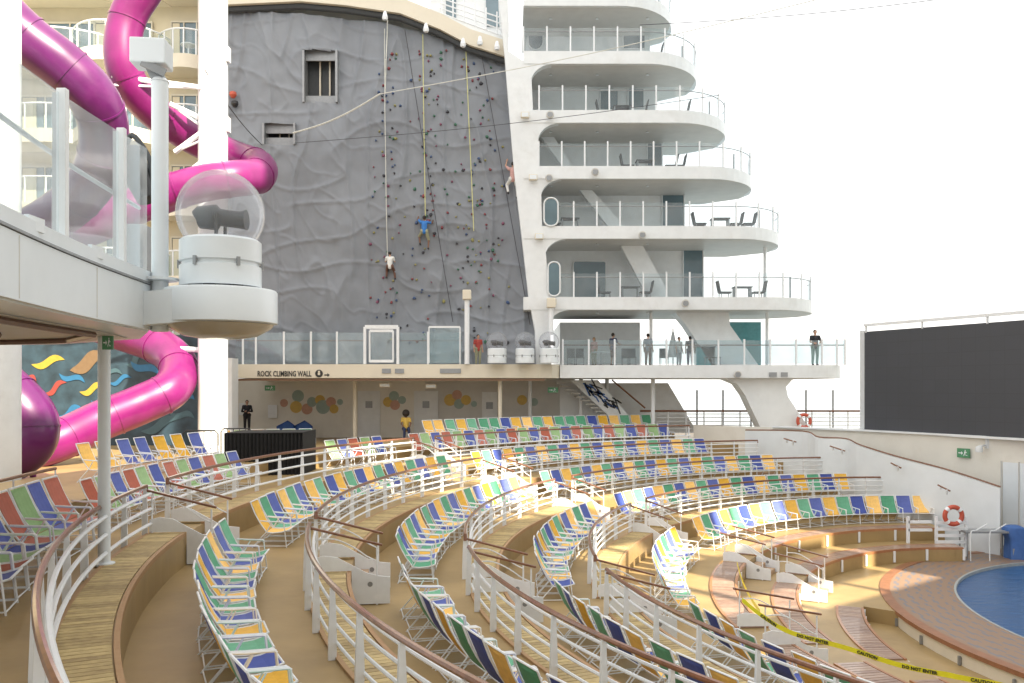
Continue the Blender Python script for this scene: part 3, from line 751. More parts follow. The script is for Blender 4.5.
for i, (py, pxr) in enumerate(LV):
    zt = zw(py); zb = zt-.66; xr = xw(pxr, 49.0); pl = plan(.6, xr, 46, 52.5)
    mb = MB(); mb.prism([(x, y, zb) for x, y in pl], (0, 0, .66)); sl_ = wpart(mb, 'balcony_slab', M['white'], tower)
    mb = MB(); pin = [(min(x, xr-.25), max(y, 46.25) if y < 50 else y-.2) for x, y in pl]
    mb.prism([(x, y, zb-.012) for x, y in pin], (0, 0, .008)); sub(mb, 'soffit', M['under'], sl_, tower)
    lights = MB()
    for px in (xw(552), xw(600), xw(652)): lights.lathe((px, 47.5, zb-.08), [(.05, .06), (.09, 0)], 10)
    sub(lights, 'soffit_light', M['frame'], sl_, tower)
    front = pl[:14]
    # glass rail
    hts = 1.32
    segs = []
    L = [Vector((x, y+.1, 0)) for x, y in front]
    dens = []
    for p0, p1 in zip(L, L[1:]):
        k = max(1, int((p1-p0).length/.2))
        for j in range(k): dens.append(p0.lerp(p1, j/k))
    dens.append(L[-1])
    xi = max(0, i)
    dens = [p for p in dens if p.x > (xw(508) if i < 2 else xw(537 if i < 4 else 548))-.0]
    gl = MB(); gl.add([p+U*(zt+.03) for p in dens]+[p+U*(zt+hts-.08) for p in dens], [(j, j+1, len(dens)+j+1, len(dens)+j) for j in range(len(dens)-1)])
    wpart(gl, 'glass_balustrade', M['glassb'], tower)
    wpart(MB().tube([p+U*(zt+hts-.27) for p in dens[::3]]+[dens[-1]+U*(zt+hts-.27)], .025, 6), 'handrail', M['grey'], tower)
    st = max(1, round(1.28/.2))
    for j in range(0, len(dens), st):
        wpart(MB().bar(dens[j]+U*zt, dens[j]+U*(zt+hts), .08, .08), 'post', M['frame'], tower)
    for px in (xw(pxr)-.25,):
        wpart(MB().bar(Vector((px, 49, zt)), Vector((px, 49, zt+hts+.1)), .08, .08), 'post', M['grey'], tower)
# recessed back walls per level
zts = [zw(py) for py, _ in LV]+[zw(365)]
for i in range(6):
    z1 = zts[i]-.66; z0 = zts[i+1]
    if i == 5: pass
    xe = xw([650, 655, 662, 668, 690, 0][i], 50) if i < 5 else None
    if xe is None: continue
    wpart(MB().box((.8, 50, z0), (xe, 60, z1)), 'wall', M['white'], tower)
wpart(MB().box((.8, 50, zw(0)), (xw(650, 50), 60, zw(-60))), 'wall', M['white'], tower)
# doors / windows in recessed walls
def pane(px0, py0, px1, py1, Y, name='window', m=None, rounded=.0):
    a = P(px0, py1, Y); b = P(px1, py0, Y)
    x0, x1, z0, z1 = a.x, b.x, a.z, b.z; r = rounded*min(x1-x0, z1-z0)/2
    pts = []
    for cx, cz, a0 in ((x1-r, z1-r, 0), (x0+r, z1-r, 90), (x0+r, z0+r, 180), (x1-r, z0+r, 270)):
        for j in range(5 if r > 0 else 1):
            an = math.radians(a0+j*22.5); pts.append((cx+r*math.cos(an), Y, cz+r*math.sin(an)))
    wn = wpart(MB().prism([(x, Y-.03, z) for x, _, z in pts], (0, .05, 0)), name, m or M['wglass'], tower)
    fr = MB(); fr.tube([(x, Y-.04, z) for x, _, z in pts], .045, 5, closed=True)
    sub(fr, 'frame', M['white'], wn, tower)
    return wn
for q in [(623, 15, 645, 49), (628, 78, 644, 108), (647, 134, 662, 166, ), (662, 190, 684, 226), (683, 250, 703, 297)]:
    pane(*q, 49.95, 'balcony_door')
for q in [(528, 22, 543, 50, 49.95, 'window', None, 1.), (544, 198, 558, 226, 46.0-.02, 'window', None, .9), (548, 262, 560, 296, 45.98, 'window', None, .9), (573, 261, 606, 298, 49.95, 'balcony_door', None, .15), (600, 90, 618, 110, 49.95)]:
    pane(*q)
# left edge pier following the climbing wall, with rounded opening corners
pier = [W46(505, 60), W46(528, 60), W46(536, 110), W46(540, 166), W46(543, 226), W46(549, 297), W46(552, 378), W46(533, 378), W46(512, 170)]
pier_left = [(498, -10), (505, 60), (514, 170), (521, 230), (529, 300), (535, 330), (537, 378)]
pier_right = [(508, -10), (508, 51), (531, 66), (533, 110), (538, 123), (539, 166), (541, 182), (542, 226), (545, 240), (549, 297), (552, 378)]
pp = [W46(x, y, 46.03) for x, y in pier_left]+[W46(x, y, 46.03) for x, y in pier_right[::-1]]
wpart(MB().prism(pp, (0, 4, 0)), 'pier', M['white'], tower)
for i in range(1, 6):       # fillets at the top left corner of each opening
    zb = zts[i]-.66; x0 = xw(pier_right[2 if i == 1 else (4 if i == 2 else (6 if i == 3 else 8))][0]) if i < 5 else xw(548)
    pts = [(x0-.1, 46.04, zb+.05)]
    for j in range(7):
        a = PI/2+j/6*PI/2
        pts.append((x0+1.2+1.2*math.cos(a), 46.04, zb-.95+.95*math.sin(a)))
    pts[1] = (x0+1.2, 46.04, zb+.05) if False else pts[1]
    wpart(MB().prism([(x0-.1, 46.04, zb+.02), (x0-.1, 46.04, zb-.95)]+[(x0+1.2-1.2*math.cos(j/6*PI/2), 46.04, zb-.95+.95*math.sin(j/6*PI/2)) for j in range(7)]+[(x0+1.2, 46.04, zb+.02)], (0, .5, 0)), 'corner_fillet', M['white'], tower)
# slanted fins
for poly, Y in [([(540, 135), (553, 135), (572, 166), (562, 166)], 48.6), ([(578, 188), (592, 190), (625, 226), (608, 226)], 48.6), ([(618, 240), (640, 240), (668, 292), (666, 297), (648, 297)], 48.2)]:
    wpart(MB().prism([P(x, y, Y) for x, y in poly], (0, .5, 0)), 'slanted_fin', M['white'], tower)
# levels: furniture on the balconies
def bal_table(px, py, Y, lab):
    c = P(px, py, Y)
    t = thing('balcony_table', lab, 'table', c, 0, 'balcony tables')
    wpart(MB().box((c.x-.5, c.y-.35, c.z+.68), (c.x+.5, c.y+.35, c.z+.73)), 'tabletop', M['dark'], t)
    for sx in (-.42, .42): wpart(MB().box((c.x+sx-.03, c.y-.3, c.z), (c.x+sx+.03, c.y+.3, c.z+.68)), 'leg', M['grey'], t)
def bal_chair(px, py, Y, lab, s=1, m='dark'):
    c = P(px, py, Y)
    t = thing('balcony_chair', lab, 'chair', c, 0, 'balcony chairs')
    wpart(MB().box((c.x-.3, c.y-.3, c.z+.38), (c.x+.3, c.y+.3, c.z+.46)), 'seat', M[m], t)
    wpart(MB().prism([(c.x+s*.28, c.y-.3, c.z+.44), (c.x+s*.34, c.y-.3, c.z+.44), (c.x+s*.46, c.y-.3, c.z+1.05), (c.x+s*.4, c.y-.3, c.z+1.05)], (0, .6, 0)), 'backrest', M[m], t)
    for sx in (-.26, .26):
        for sy in (-.26, .26): wpart(MB().box((c.x+sx-.02, c.y+sy-.02, c.z), (c.x+sx+.02, c.y+sy+.02, c.z+.4)), 'leg', M['grey'], t)
bl = ['top', 'second', 'third', 'fourth', 'fifth', 'lowest']
for lv, items in {0: [('c', 655, 1)], 1: [('c', 604, -1), ('t', 622, 0), ('c', 640, 1), ('c', 682, 1)], 2: [('c', 628, -1), ('t', 645, 0), ('c', 670, 1), ('c', 678, 1)],
                  3: [('t', 570, 0), ('c', 555, -1), ('c', 700, -1), ('t', 720, 0), ('c', 735, 1), ('c', 748, 1)], 4: [('c', 605, -1), ('t', 630, 0), ('c', 645, 1), ('c', 725, -1), ('t', 742, 0), ('c', 758, 1)]}.items():
    idx = lv+1 if lv < 5 else 5
    py = [51, 110, 166, 226, 297][lv]
    zc = zw(py)
    for j, (k, px, s) in enumerate(items):
        Yb = 47.8; ypx = HZ-(zc-EYE)*F/Yb
        lab = '%s %s on the %s balcony from the top, %s item from the left' % ('dark', 'table' if k == 't' else 'chair', bl[lv], ORD[j+1])
        (bal_table if k == 't' else bal_chair)(px, ypx, Yb, lab, *([] if k == 't' else [s]))
# deck speakers / cameras on fascias
for i, (px, py) in enumerate([(550, 115), (595, 172), (642, 235), (685, 303), (737, 374), (549, 178)]):
    c = P(px, py, 45.8)
    t = thing('deck_speaker', 'small round grey deck speaker on the slab edge, %s from the top' % ORD[i+1], 'speaker', c, 0, 'round deck speakers on the balcony edges')
    mb = MB().tube([c+Vector((0, .05, 0)), c+Vector((0, -.12, -.02)), c+Vector((0, -.2, -.03))], [.14, .21, .19], 14); wpart(mb, 'body', M['under'], t, smooth=True)
    wpart(MB().tube([c+Vector((0, -.2, -.03)), c+Vector((0, -.215, -.03))], .15, 14), 'grille', M['grey'], t)
for i, (px, py) in enumerate([(525, 116), (533, 178), (539, 237), (552, 302)]):
    c = P(px, py, 45.9)
    t = thing('flood_light', 'small boxy cream floodlight on the white pier, %s from the top' % ORD[i+1], 'lamp', c, 0, 'boxy floodlights on the pier')
    wpart(MB().box((c.x-.22, c.y-.25, c.z-.15), (c.x+.22, c.y, c.z+.15)), 'housing', M['cream'], t, bevel=.03)
    wpart(MB().box((c.x-.18, c.y-.262, c.z-.11), (c.x+.18, c.y-.252, c.z+.11)), 'lens', M['gwhite'], t)
# slab at climbing deck level (right, grey-white) and slanted legs
zD = zw(365); zDb = zw(378)
pl = plan(xw(560), xw(848), 46.0, 53, 1.2)
wpart(MB().prism([(x, y, zDb) for x, y in pl], (0, 0, zD-zDb)), 'deck_slab', M['white'], tower)
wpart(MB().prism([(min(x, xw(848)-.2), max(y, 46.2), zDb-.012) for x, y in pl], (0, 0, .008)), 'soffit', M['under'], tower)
def leg(poly, Y, th=1.2): return wpart(MB().prism([P(x, y, Y) for x, y in poly], (0, th, 0)), 'slanted_leg', M['white'], tower)
leg([(672, 308), (724, 308), (729, 313), (730, 325), (762, 370), (715, 370), (686, 325)], 47.6)
leg([(720, 377), (800, 377), (792, 380), (786, 387), (788, 397), (815, 437), (765, 437), (745, 395), (737, 384)], 46.6)
leg([(560, 383), (668, 383), (697, 432), (560, 432)], 50.5, .4)
wpart(MB().box((xw(560, 50), 50, zD), (xw(640, 50), 58, zw(309)-.4)), 'wall', M['white'], tower)
tg = MB(); a_ = P(727, 368, 50); b_ = P(761, 322, 50); tg.box((a_.x, 50, a_.z), (b_.x, 50.06, b_.z)); wpart(tg, 'teal_screen', M['teal'], tower)
# pillars
for i, (px, y0, y1, Y, nm) in enumerate([(651, 310, 365, 47.5, 0), (767, 306, 365, 47.8, 0), (765, 240, 297, 48.2, 0), (500, 378, 0, 46.4, 1), (355, 378, 0, 48, 1), (530, 378, 0, 49.5, 1), (653, 378, 0, 47.5, 1), (581, 378, 0, 49.5, 1), (607, 378, 0, 49.5, 1)]):
    z1 = zw(y0) if not nm else zDb; z0 = zw(y1) if not nm else 0
    x = xw(px, Y)
    t = thing('support_pillar', 'slim white round pillar %s' % ['on the climbing deck left of the slanted leg', 'on the climbing deck right of the slanted leg', 'under the second lowest balcony', 'in front of the seats near the picture centre', 'cream coloured beside the mural circles', 'behind the terrace rows right of centre', 'standing before the slanted hull wall', 'just left of the stair mural', 'just right of the stair mural'][i], 'pillar', (x, Y, z0), 0, 'slim pillars holding up the decks')
    wpart(MB().tube([(x, Y, z0), (x, Y, z1)], .11 if nm else .09, 14), 'shaft', M['cream'] if i in (3, 4) else M['white'], t, smooth=True)
    wpart(MB().lathe((x, Y, z0), [(.2, 0), (.2, .04), (.12, .06)], 14), 'base_plate', M['white'], t)

# ------------------------------------------------------------------ climbing deck (left slab), glass rail
cdk = thing('climbing_deck', 'cream elevated deck with glass railing in front of the climbing wall', 'deck', (-6, 46, zDb))
XL, XR = xw(232, 45.6), xw(562, 45.6)
pl = [(XL, 45.6), (XR-1.2, 45.6), (XR-.5, 45.75), (XR-.12, 46.1), (XR, 46.6), (XR, 53), (XL, 53)]
wpart(MB().prism([(x, y, zDb) for x, y in pl], (0, 0, zD-zDb+.03)), 'slab', M['cream'], cdk)
wpart(MB().prism([(x if x > -13 else x+.2, max(y, 45.8), zDb-.012) for x, y in pl], (0, 0, .008)), 'soffit', M['lcream'], cdk)
wpart(MB().bar((XL+.1, 45.75, zDb-.09), (XR-.9, 45.75, zDb-.09), .08, .12), 'edge_trim', mat('brown_trim', (.22, .13, .08), .5), cdk)
tx = text_mb('ROCK CLIMBING WALL', .40, P(284, 374, 45.58), (1, 0, 0), (0, 0, 1), 1.0)
xm = P(285, 374, 45.58).x; tx.v = [(xm+(v[0]-xm)*.66, v[1], v[2]) for v in tx.v]
wpart(tx, 'lettering', M['ink'], cdk)
em = MB(); cc = P(319, 373.5, 45.57)
em.add([cc+Vector((.2*math.cos(a*PI/8), 0, .2*math.sin(a*PI/8))) for a in range(16)], [tuple(range(16))])
e2 = MB(); cc2 = cc+Vector((0, -.01, 0)); e2.add([cc2+Vector((.07*math.cos(a*PI/4), 0, .07*math.sin(a*PI/4)-.02)) for a in range(8)], [tuple(range(8))]); e2.add([cc2+Vector((-.05, 0, .04)), cc2+Vector((.05, 0, .04)), cc2+Vector((.05, 0, .14)), cc2+Vector((-.05, 0, .14))], [(0, 1, 2, 3)])
ep = wpart(em, 'emblem', M['ink'], cdk); sub(e2, 'emblem_figure', M['cream'], ep, cdk)
em = MB(); cc = P(327, 375, 45.575); em.add([cc+Vector((x, 0, z)) for x, z in ((-.14, -.03), (.02, -.03), (.02, -.1), (.14, 0), (.02, .1), (.02, .03), (-.14, .03))], [tuple(range(7))]); wpart(em, 'arrow', M['ink'], cdk)
for px0, px1, py in ((382, 391, 371), (395, 404, 371), (440, 461, 371), (769, 779, 374.5), (781, 790, 374.5)):
    a_ = P(px0, py+2.3, 45.58 if px0 < 600 else 45.97); b_ = P(px1, py-2.3, 45.58)
    wpart(MB().box((a_.x, a_.y-.03, a_.z), (b_.x, a_.y+.01, b_.z)), 'vent', M['grey'], cdk if px0 < 600 else tower)
def glass_rail(name, lab, xs, Y, z0, h, posts, root=None, top=None, zigz=None):
    t = root or thing(name, lab, 'railing', (xs[0], Y, z0))
    wpart(MB().box((xs[0], Y-.01, z0+.06), (xs[1], Y+.01, z0+h-.06)), 'glass_panel', M['glassb'], t)
    for px in posts: wpart(MB().bar((px, Y, z0), (px, Y, z0+h), .09, .09), 'post', M['frame'], t)
    if top: wpart(MB().tube([(xs[0], Y+.06, z0+top), (xs[1], Y+.06, z0+top)], .03, 6), 'handrail', M['rail'], t)
    return t
posts = [xw(p, 45.9) for p in (243, 256, 284, 311, 337)]
gA = glass_rail('glass_railing', 'tall glass railing with white posts on the climbing deck, left of the gate', (xw(236, 45.9), xw(365, 45.9)), 45.9, zD+.02, 1.72, posts, top=1.25)
gB = glass_rail('glass_railing', 'glass panels with white posts on the climbing deck right of the gate', (xw(398, 45.9), xw(462, 45.9)), 45.9, zD+.02, 1.72, [xw(p, 45.9) for p in (428, 460)], top=1.25)
gC = glass_rail('glass_railing', 'glass railing with grey posts along the stern end of the climbing deck', (xw(563), xw(846)), 46.15, zD, 1.36, [xw(563+i*26) for i in range(11)]+[xw(846), xw(838)], top=1.05)
gC['group'] = gA['group'] = gB['group'] = 'glass railings on the climbing deck'
gt = thing('deck_gate', 'white framed glass gate in the middle of the climbing deck railing', 'gate', P(381, 363, 45.9))
mb = MB(); a_ = P(365, 364, 45.85); b_ = P(398, 327, 45.85)
for x in (a_.x, b_.x): mb.bar((x, 45.85, a_.z), (x, 45.85, b_.z), .2, .14)
mb.bar((a_.x, 45.85, b_.z), (b_.x, 45.85, b_.z), .14, .2)
wpart(mb, 'frame', M['frame'], gt)
mb = MB()
for x in (a_.x+.25, b_.x-.25): mb.bar((x, 45.83, a_.z+.1), (x, 45.83, b_.z-.2), .12, .08)
mb.bar((a_.x+.25, 45.83, a_.z+.15), (b_.x-.25, 45.83, a_.z+.15), .08, .14); mb.bar((a_.x+.25, 45.83, b_.z-.2), (b_.x-.25, 45.83, b_.z-.2), .08, .14)
dd = wpart(mb, 'door', M['frame'], gt)
sub(MB().box((a_.x+.3, 45.84, a_.z+.2), (b_.x-.3, 45.85, b_.z-.25)), 'pane', M['glassb'], dd, gt)
pz = thing('framed_glass_screen', 'pale framed glass panel right of the gate on the climbing deck', 'panel', P(444, 363, 45.8))
a_ = P(429, 363, 45.8); b_ = P(460, 327, 45.8)
wpart(MB().box((a_.x, 45.79, a_.z), (b_.x, 45.8, b_.z)), 'pane', M['hglass'], pz)
mb = MB()
for x in (a_.x, b_.x): mb.bar((x, 45.8, a_.z), (x, 45.8, b_.z), .1, .06)
mb.bar((a_.x, 45.8, b_.z), (b_.x, 45.8, b_.z), .06, .1); wpart(mb, 'frame', M['frame'], pz)
# three domed moving lights
def dome_light(c, r, name, lab, base_h, grp=None, oct=False):
    t = thing(name, lab, 'stage light', c, 0, grp); c = Vector(c)
    b = MB().lathe(c, [(r*.92, 0), (r*.92, base_h*.42), (r*.86, base_h*.44), (r*.86, base_h*.5), (r*.92, base_h*.52), (r*.92, base_h*.95), (r*.85, base_h)], 40)
    wpart(b, 'base', M['gwhite'], t, smooth=True)
    prof = []
    for i in range(17):
        a = math.radians(-42+i*132/16); prof.append((max(.001, r*math.cos(a)), base_h+r*.62+r*math.sin(a)))
    wpart(MB().lathe(c, prof, 40, cap=False), 'dome', M['dome'], t, smooth=True)
    h = MB(); q = c+Vector((0, 0, base_h+r*.5))
    h.tube([q+Vector((-r*.55, 0, .0)), q+Vector((-r*.5, 0, .02)), q+Vector((-r*.1, 0, .02)), q+Vector((-.02*r, 0, .02)), q+Vector((r*.45, 0, -.02)), q+Vector((r*.6, 0, -.02))], [r*.2, r*.26, r*.30, r*.2, r*.2, r*.24], 16)
    hd = wpart(h, 'lamp_head', M['black'], t, smooth=True)
    y = MB()
    for s in (-1, 1): y.bar(q+Vector((0, s*r*.32, .05)), q+Vector((0, s*r*.32, -r*.5)), .12*r, .05*r)
    y.lathe(q+Vector((0, 0, -r*.62)), [(r*.4, 0), (r*.4, r*.16), (r*.3, r*.2)], 20)
    wpart(y, 'yoke', M['black'], t)
    cl = MB()
    for a in range(0, 360, 60):
        a += 12; v = Vector((math.cos(math.radians(a)), math.sin(math.radians(a)), 0)); cl.obox(c+v*r*.93+U*base_h*.47, v*.02, Vector((-v.y, v.x, 0))*.025*r*1.5, U*base_h*.09)
    wpart(cl, 'latch', M['grey'], t)
    return t
for i, px in enumerate((497, 525, 549)):
    c = P(px, 363, 45.2)
    dome_light(c, .53, 'domed_light', 'white based domed moving light on the deck edge, %s of three' % ['left', 'middle', 'right'][i], .75, 'three domed lights on the climbing deck edge')
    # bracket
for px, py0, py1, lab in ((467, 364, 298, 'tall white post with a box lamp in front of the climbing wall'), (551, 335, 306, 'short white post with box lamp at the foot of the balconies')):
    a_ = P(px, py0, 45.4); b_ = P(px, py1, 45.4)
    t = thing('lamp_post', lab, 'lamp post', a_)
    wpart(MB().tube([a_, b_-Vector((0, 0, .1))], .13, 12), 'pole', M['frame'], t, smooth=True)
    wpart(MB().box((b_.x-.22, b_.y-.3, b_.z-.1), (b_.x+.22, b_.y+.2, b_.z+.4)), 'lamp_head', M['cream'], t, bevel=.04)

# ------------------------------------------------------------------ climbing wall
WT = [(228, 12), (300, 14), (345, 18), (385, 22), (430, 33), (468, 48), (505, 60)]
def wtop(px):
    for (x0, y0), (x1, y1) in zip(WT, WT[1:]):
        if x0 <= px <= x1: return y0+(y1-y0)*(px-x0)/(x1-x0)
    return WT[-1][1] if px > 505 else WT[0][1]
def wright(py):
    L = [(-20, 497), (60, 505), (170, 514), (230, 521), (300, 529), (330, 535), (400, 538)]
    for (a, b), (c, d) in zip(L, L[1:]):
        if a <= py <= c: return b+(d-b)*(py-a)/(c-a)
    return 535
t = thing('climbing_wall', 'huge grey rippled rock climbing wall dotted with coloured holds', 'climbing wall', (-6, 49.5, zD))
YW = 47.3
wm = bpy.data.materials.new('grey_climbing_sheet'); wm.use_nodes = True; q = wm.node_tree; bb = q.nodes['Principled BSDF']; bb.inputs['Roughness'].default_value = .55
tcc = q.nodes.new('ShaderNodeTexCoord'); n1 = q.nodes.new('ShaderNodeTexNoise'); n1.inputs['Scale'].default_value = .22; n1.inputs['Detail'].default_value = 5; n1.inputs['Roughness'].default_value = .5
n2 = q.nodes.new('ShaderNodeTexNoise'); n2.inputs['Scale'].default_value = 2.2; n2.inputs['Detail'].default_value = 8
q.links.new(tcc.outputs['Object'], n1.inputs['Vector']); q.links.new(tcc.outputs['Object'], n2.inputs['Vector'])
ad = q.nodes.new('ShaderNodeMath'); ad.operation = 'MULTIPLY_ADD'; ad.inputs[1].default_value = .22; q.links.new(n2.outputs[0], ad.inputs[0]); q.links.new(n1.outputs[0], ad.inputs[2])
cr = q.nodes.new('ShaderNodeValToRGB'); cr.color_ramp.elements[0].position = .45; cr.color_ramp.elements[0].color = (.185, .20, .225, 1); cr.color_ramp.elements[1].position = .85; cr.color_ramp.elements[1].color = (.245, .265, .295, 1)
q.links.new(ad.outputs[0], cr.inputs[0]); q.links.new(cr.outputs[0], bb.inputs['Base Color'])
bp = q.nodes.new('ShaderNodeBump'); bp.inputs['Strength'].default_value = .15; bp.inputs['Distance'].default_value = .08; q.links.new(n2.outputs[0], bp.inputs['Height']); q.links.new(bp.outputs[0], bb.inputs['Normal'])
NX, NZ = 230, 230
HOLES = [(304, 51, 337, 103), (264, 124, 295, 145)]
def wdisp(x, z):
    v = noise.noise(Vector((x*.5, 0, z*.10)))*.32+noise.noise(Vector((x*.2, 5, z*.35)))*.16
    fold = lambda q, k: .5*max(0, 1-abs(q))**k
    v += -.26*fold(noise.noise(Vector((x*.8, 2.2, z*.13)))*2.2, 6)
    v += -.15*fold(noise.noise(Vector((x*.22, 7.1, z*.62)))*2.4, 8)
    v += -.10*fold(noise.noise(Vector((x*.9+z*.5, 4.4, z*.6)))*2.6, 9)
    v += noise.noise(Vector((x*2.1, 9, z*1.2)))*.05
    return v
def wall_p(u, v):
    py1 = 366.; px0 = 228.
    px = px0+u*(wright(60)-px0)
    t0 = wtop(px); py = t0+v*(py1-t0)
    px = px0+u*(wright(py)-px0)
    p = P(px, py, YW); p.y += wdisp(p.x, p.z)
    return p, px, py
mb = MB(); vs = []; pxs = []
for j in range(NZ+1):
    for i in range(NX+1):
        p, px, py = wall_p(i/NX, j/NZ); vs.append(p); pxs.append((px, py))
fs = []
inh = lambda x, y: any(a < x < c and b < y < d for a, b, c, d in HOLES)
for j in range(NZ):
    for i in range(NX):
        k = [j*(NX+1)+i, j*(NX+1)+i+1, (j+1)*(NX+1)+i+1, (j+1)*(NX+1)+i]
        cx_ = sum(pxs[q_][0] for q_ in k)/4; cy_ = sum(pxs[q_][1] for q_ in k)/4
        if not inh(cx_, cy_): fs.append(k)
mb.add(vs, fs)
wf = wpart(mb, 'wall_face', wm, t, smooth=False)
wf.data.polygons.foreach_set('use_smooth', [True]*len(wf.data.polygons))
# body behind
bodyp = [P(x, y+1, YW) for x, y in WT]+[P(wright(180), 180, YW), P(wright(366), 366, YW), P(228, 366, YW)]
for k, (dy, th) in enumerate(((1.2, 2.2),)):
    wpart(MB().prism([v+Vector((0, dy, 0)) for v in bodyp], (0, th, 0)), 'wall_core', M['grey'], t)
side = MB(); e = [wall_p(1, j/20)[0] for j in range(21)]; side.add(e+[p+Vector((0, 1.3, 0)) for p in e], [(j, j+1, 22+j, 21+j) for j in range(20)]); wpart(side, 'side_edge', wm, t)
e = [wall_p(0, j/20)[0] for j in range(21)]; side = MB(); side.add(e+[p+Vector((0, 1.3, 0)) for p in e], [(j, j+1, 22+j, 21+j) for j in range(20)]); wpart(side, 'side_edge', wm, t)
for (a, b, c, d) in HOLES:
    p0 = P(a, d, YW); p1 = P(c, b, YW); fr = MB()
    for A_, B_ in (((p0.x, p0.z), (p1.x, p0.z)), ((p1.x, p0.z), (p1.x, p1.z)), ((p1.x, p1.z), (p0.x, p1.z)), ((p0.x, p1.z), (p0.x, p0.z))):
        fr.bar((A_[0], YW+.25, A_[1]), (B_[0], YW+.25, B_[1]), .12, .9) if A_[1] == B_[1] else fr.bar((A_[0], YW+.25, A_[1]), (B_[0], YW+.25, B_[1]), .12, .9, up=(0, 1, 0))
    wn = wpart(fr, 'window_recess', M['grey'], t)
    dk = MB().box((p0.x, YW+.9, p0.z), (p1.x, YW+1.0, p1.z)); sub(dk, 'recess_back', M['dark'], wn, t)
    m2 = MB()
    for f in (.4, .7): x = p0.x+(p1.x-p0.x)*f; m2.bar((x, YW+.75, p0.z), (x, YW+.75, p1.z), .12, .08)
    sub(m2, 'mullion', M['cream'], wn, t)
# holds
hc = [mat('hold_'+n_, c_, .6) for n_, c_ in (('green', (.05, .16, .10)), ('red', (.24, .05, .06)), ('dark', (.04, .04, .05)), ('blue', (.05, .09, .2)), ('dull_yellow', (.30, .28, .10)), ('plum', (.24, .08, .14)))]
rng = random.Random(3)
cl = []
for i in range(330):
    c = rng.choice([386, 388, 425, 428, 470, 472, 474])
    py = rng.uniform(45, 345)
    if c < 400 and py < 50: continue
    sp = 6+ (py/345)*14
    if rng.random() < .35: px = rng.uniform(372, 515)
    else: px = c+(py-50)*.03*(1 if c > 440 else .0)+rng.gauss(0, sp*.55)
    if c > 440 and py > 130 and rng.random() < .9: px = c+rng.gauss(6, 15)
    if px < 368 or px > wright(py)-4 or py < wtop(px)+6: continue
    cl.append((px, py))
def hold_mb(px, py, r):
    p = P(px, py, YW); p.y += wdisp(p.x, p.z)-.02
    m = MB(); n = 7; ofs = [rng.uniform(.7, 1.2) for _ in range(n)]
    m.add([p+Vector((r*ofs[i]*math.cos(2*PI*i/n), .03, r*ofs[i]*math.sin(2*PI*i/n))) for i in range(n)]+[p+Vector((r*.6*ofs[i]*math.cos(2*PI*i/n), -.12, r*.6*ofs[i]*math.sin(2*PI*i/n))) for i in range(n)], [(i, (i+1) % n, n+(i+1) % n, n+i) for i in range(n)]+[tuple(range(n, 2*n))])
    return m
for px, py in cl[:95]:
    wpart(hold_mb(px, py, rng.uniform(.07, .11)), 'hold', rng.choice(hc), t)
rest = {i: MB() for i in range(6)}; allm = MB()
for px, py in cl[95:]:
    h_ = hold_mb(px, py, rng.uniform(.045, .08)); allm.cur = rng.randrange(6); allm.add(h_.v, h_.f)
ro = wpart(allm, 'small_holds', hc, t); ro['kind'] = 'stuff'
fix = MB(); p = P(233, 95, YW-.2); fix.lathe(p, [(.02, .22), (.18, .15), (.2, 0), (.1, -.15)], 12); wpart(fix, 'red_fixture', M['orange'], t); fix = MB(); fix.lathe(p+Vector((.1, 0, -.5)), [(.02, .22), (.18, .15), (.2, 0), (.1, -.15)], 12); wpart(fix, 'black_fixture', M['black'], t)
# ropes
RM = {'y': mat('yellow_rope', (.62, .60, .25), .7), 'w': mat('pale_rope', (.6, .6, .55), .7), 'k': mat('dark_rope', (.06, .06, .07), .7)}
ropes = [((385, 30), (388, 260), 'w', 'pale rope', .022), ((423, 35), (426, 222), 'y', 'yellow rope', .022), ((466, 50), (474, 232), 'y', 'yellow green rope', .022), ((405, 30), (453, 322), 'k', 'dark rope', .02), ((481, 52), (530, 325), 'k', 'dark rope', .02), ((388, 20), (386, 95), 'w', 'short pale rope', .03)]
for i, ((x0, y0), (x1, y1), c, l, r) in enumerate(ropes):
    n = 14; pts = []
    for k in range(n+1):
        f = k/n; p = P(x0+(x1-x0)*f, y0+(y1-y0)*f, YW); p.y += min(wdisp(p.x, p.z), .2)-.22; pts.append(p)
    o = MB().tube(pts, r, 5).build('climbing_rope', RM[c]); tag(o, '%s hanging down the climbing wall, %s from the left' % (l, ['first', 'third', 'fifth', 'fourth', 'sixth', 'second'][i]), 'rope', 'ropes down the climbing wall')
for i, (a_, b_, r, m_, l) in enumerate([(P(293, 133, 46.6), P(380, 94, 44.5), .045, 'w', 'thick pale zip line part from the small window rising right'), (P(380, 94, 44.5), P(835, -5, 38), .022, 'w', 'thin pale wire rising to the upper right sky'), (P(295, 143, 46.6), P(720, 95, 44), .016, 'k', 'thin dark wire crossing the climbing wall to the right'),
                       (P(205, 70, 36), P(262, 145, 46.6), .022, 'k', 'thin dark wire from the white column to the small window'), (P(640, 25, 45), P(1024, -12, 40), .018, 'k', 'thin wire crossing the white sky at upper right')]):
    o = MB().tube([a_.lerp(b_, k/12)-Vector((0, 0, .25*math.sin(PI*k/12))) for k in range(13)], r, 5).build('cable', RM[m_]); tag(o, l, 'cable', 'cables over the theatre')
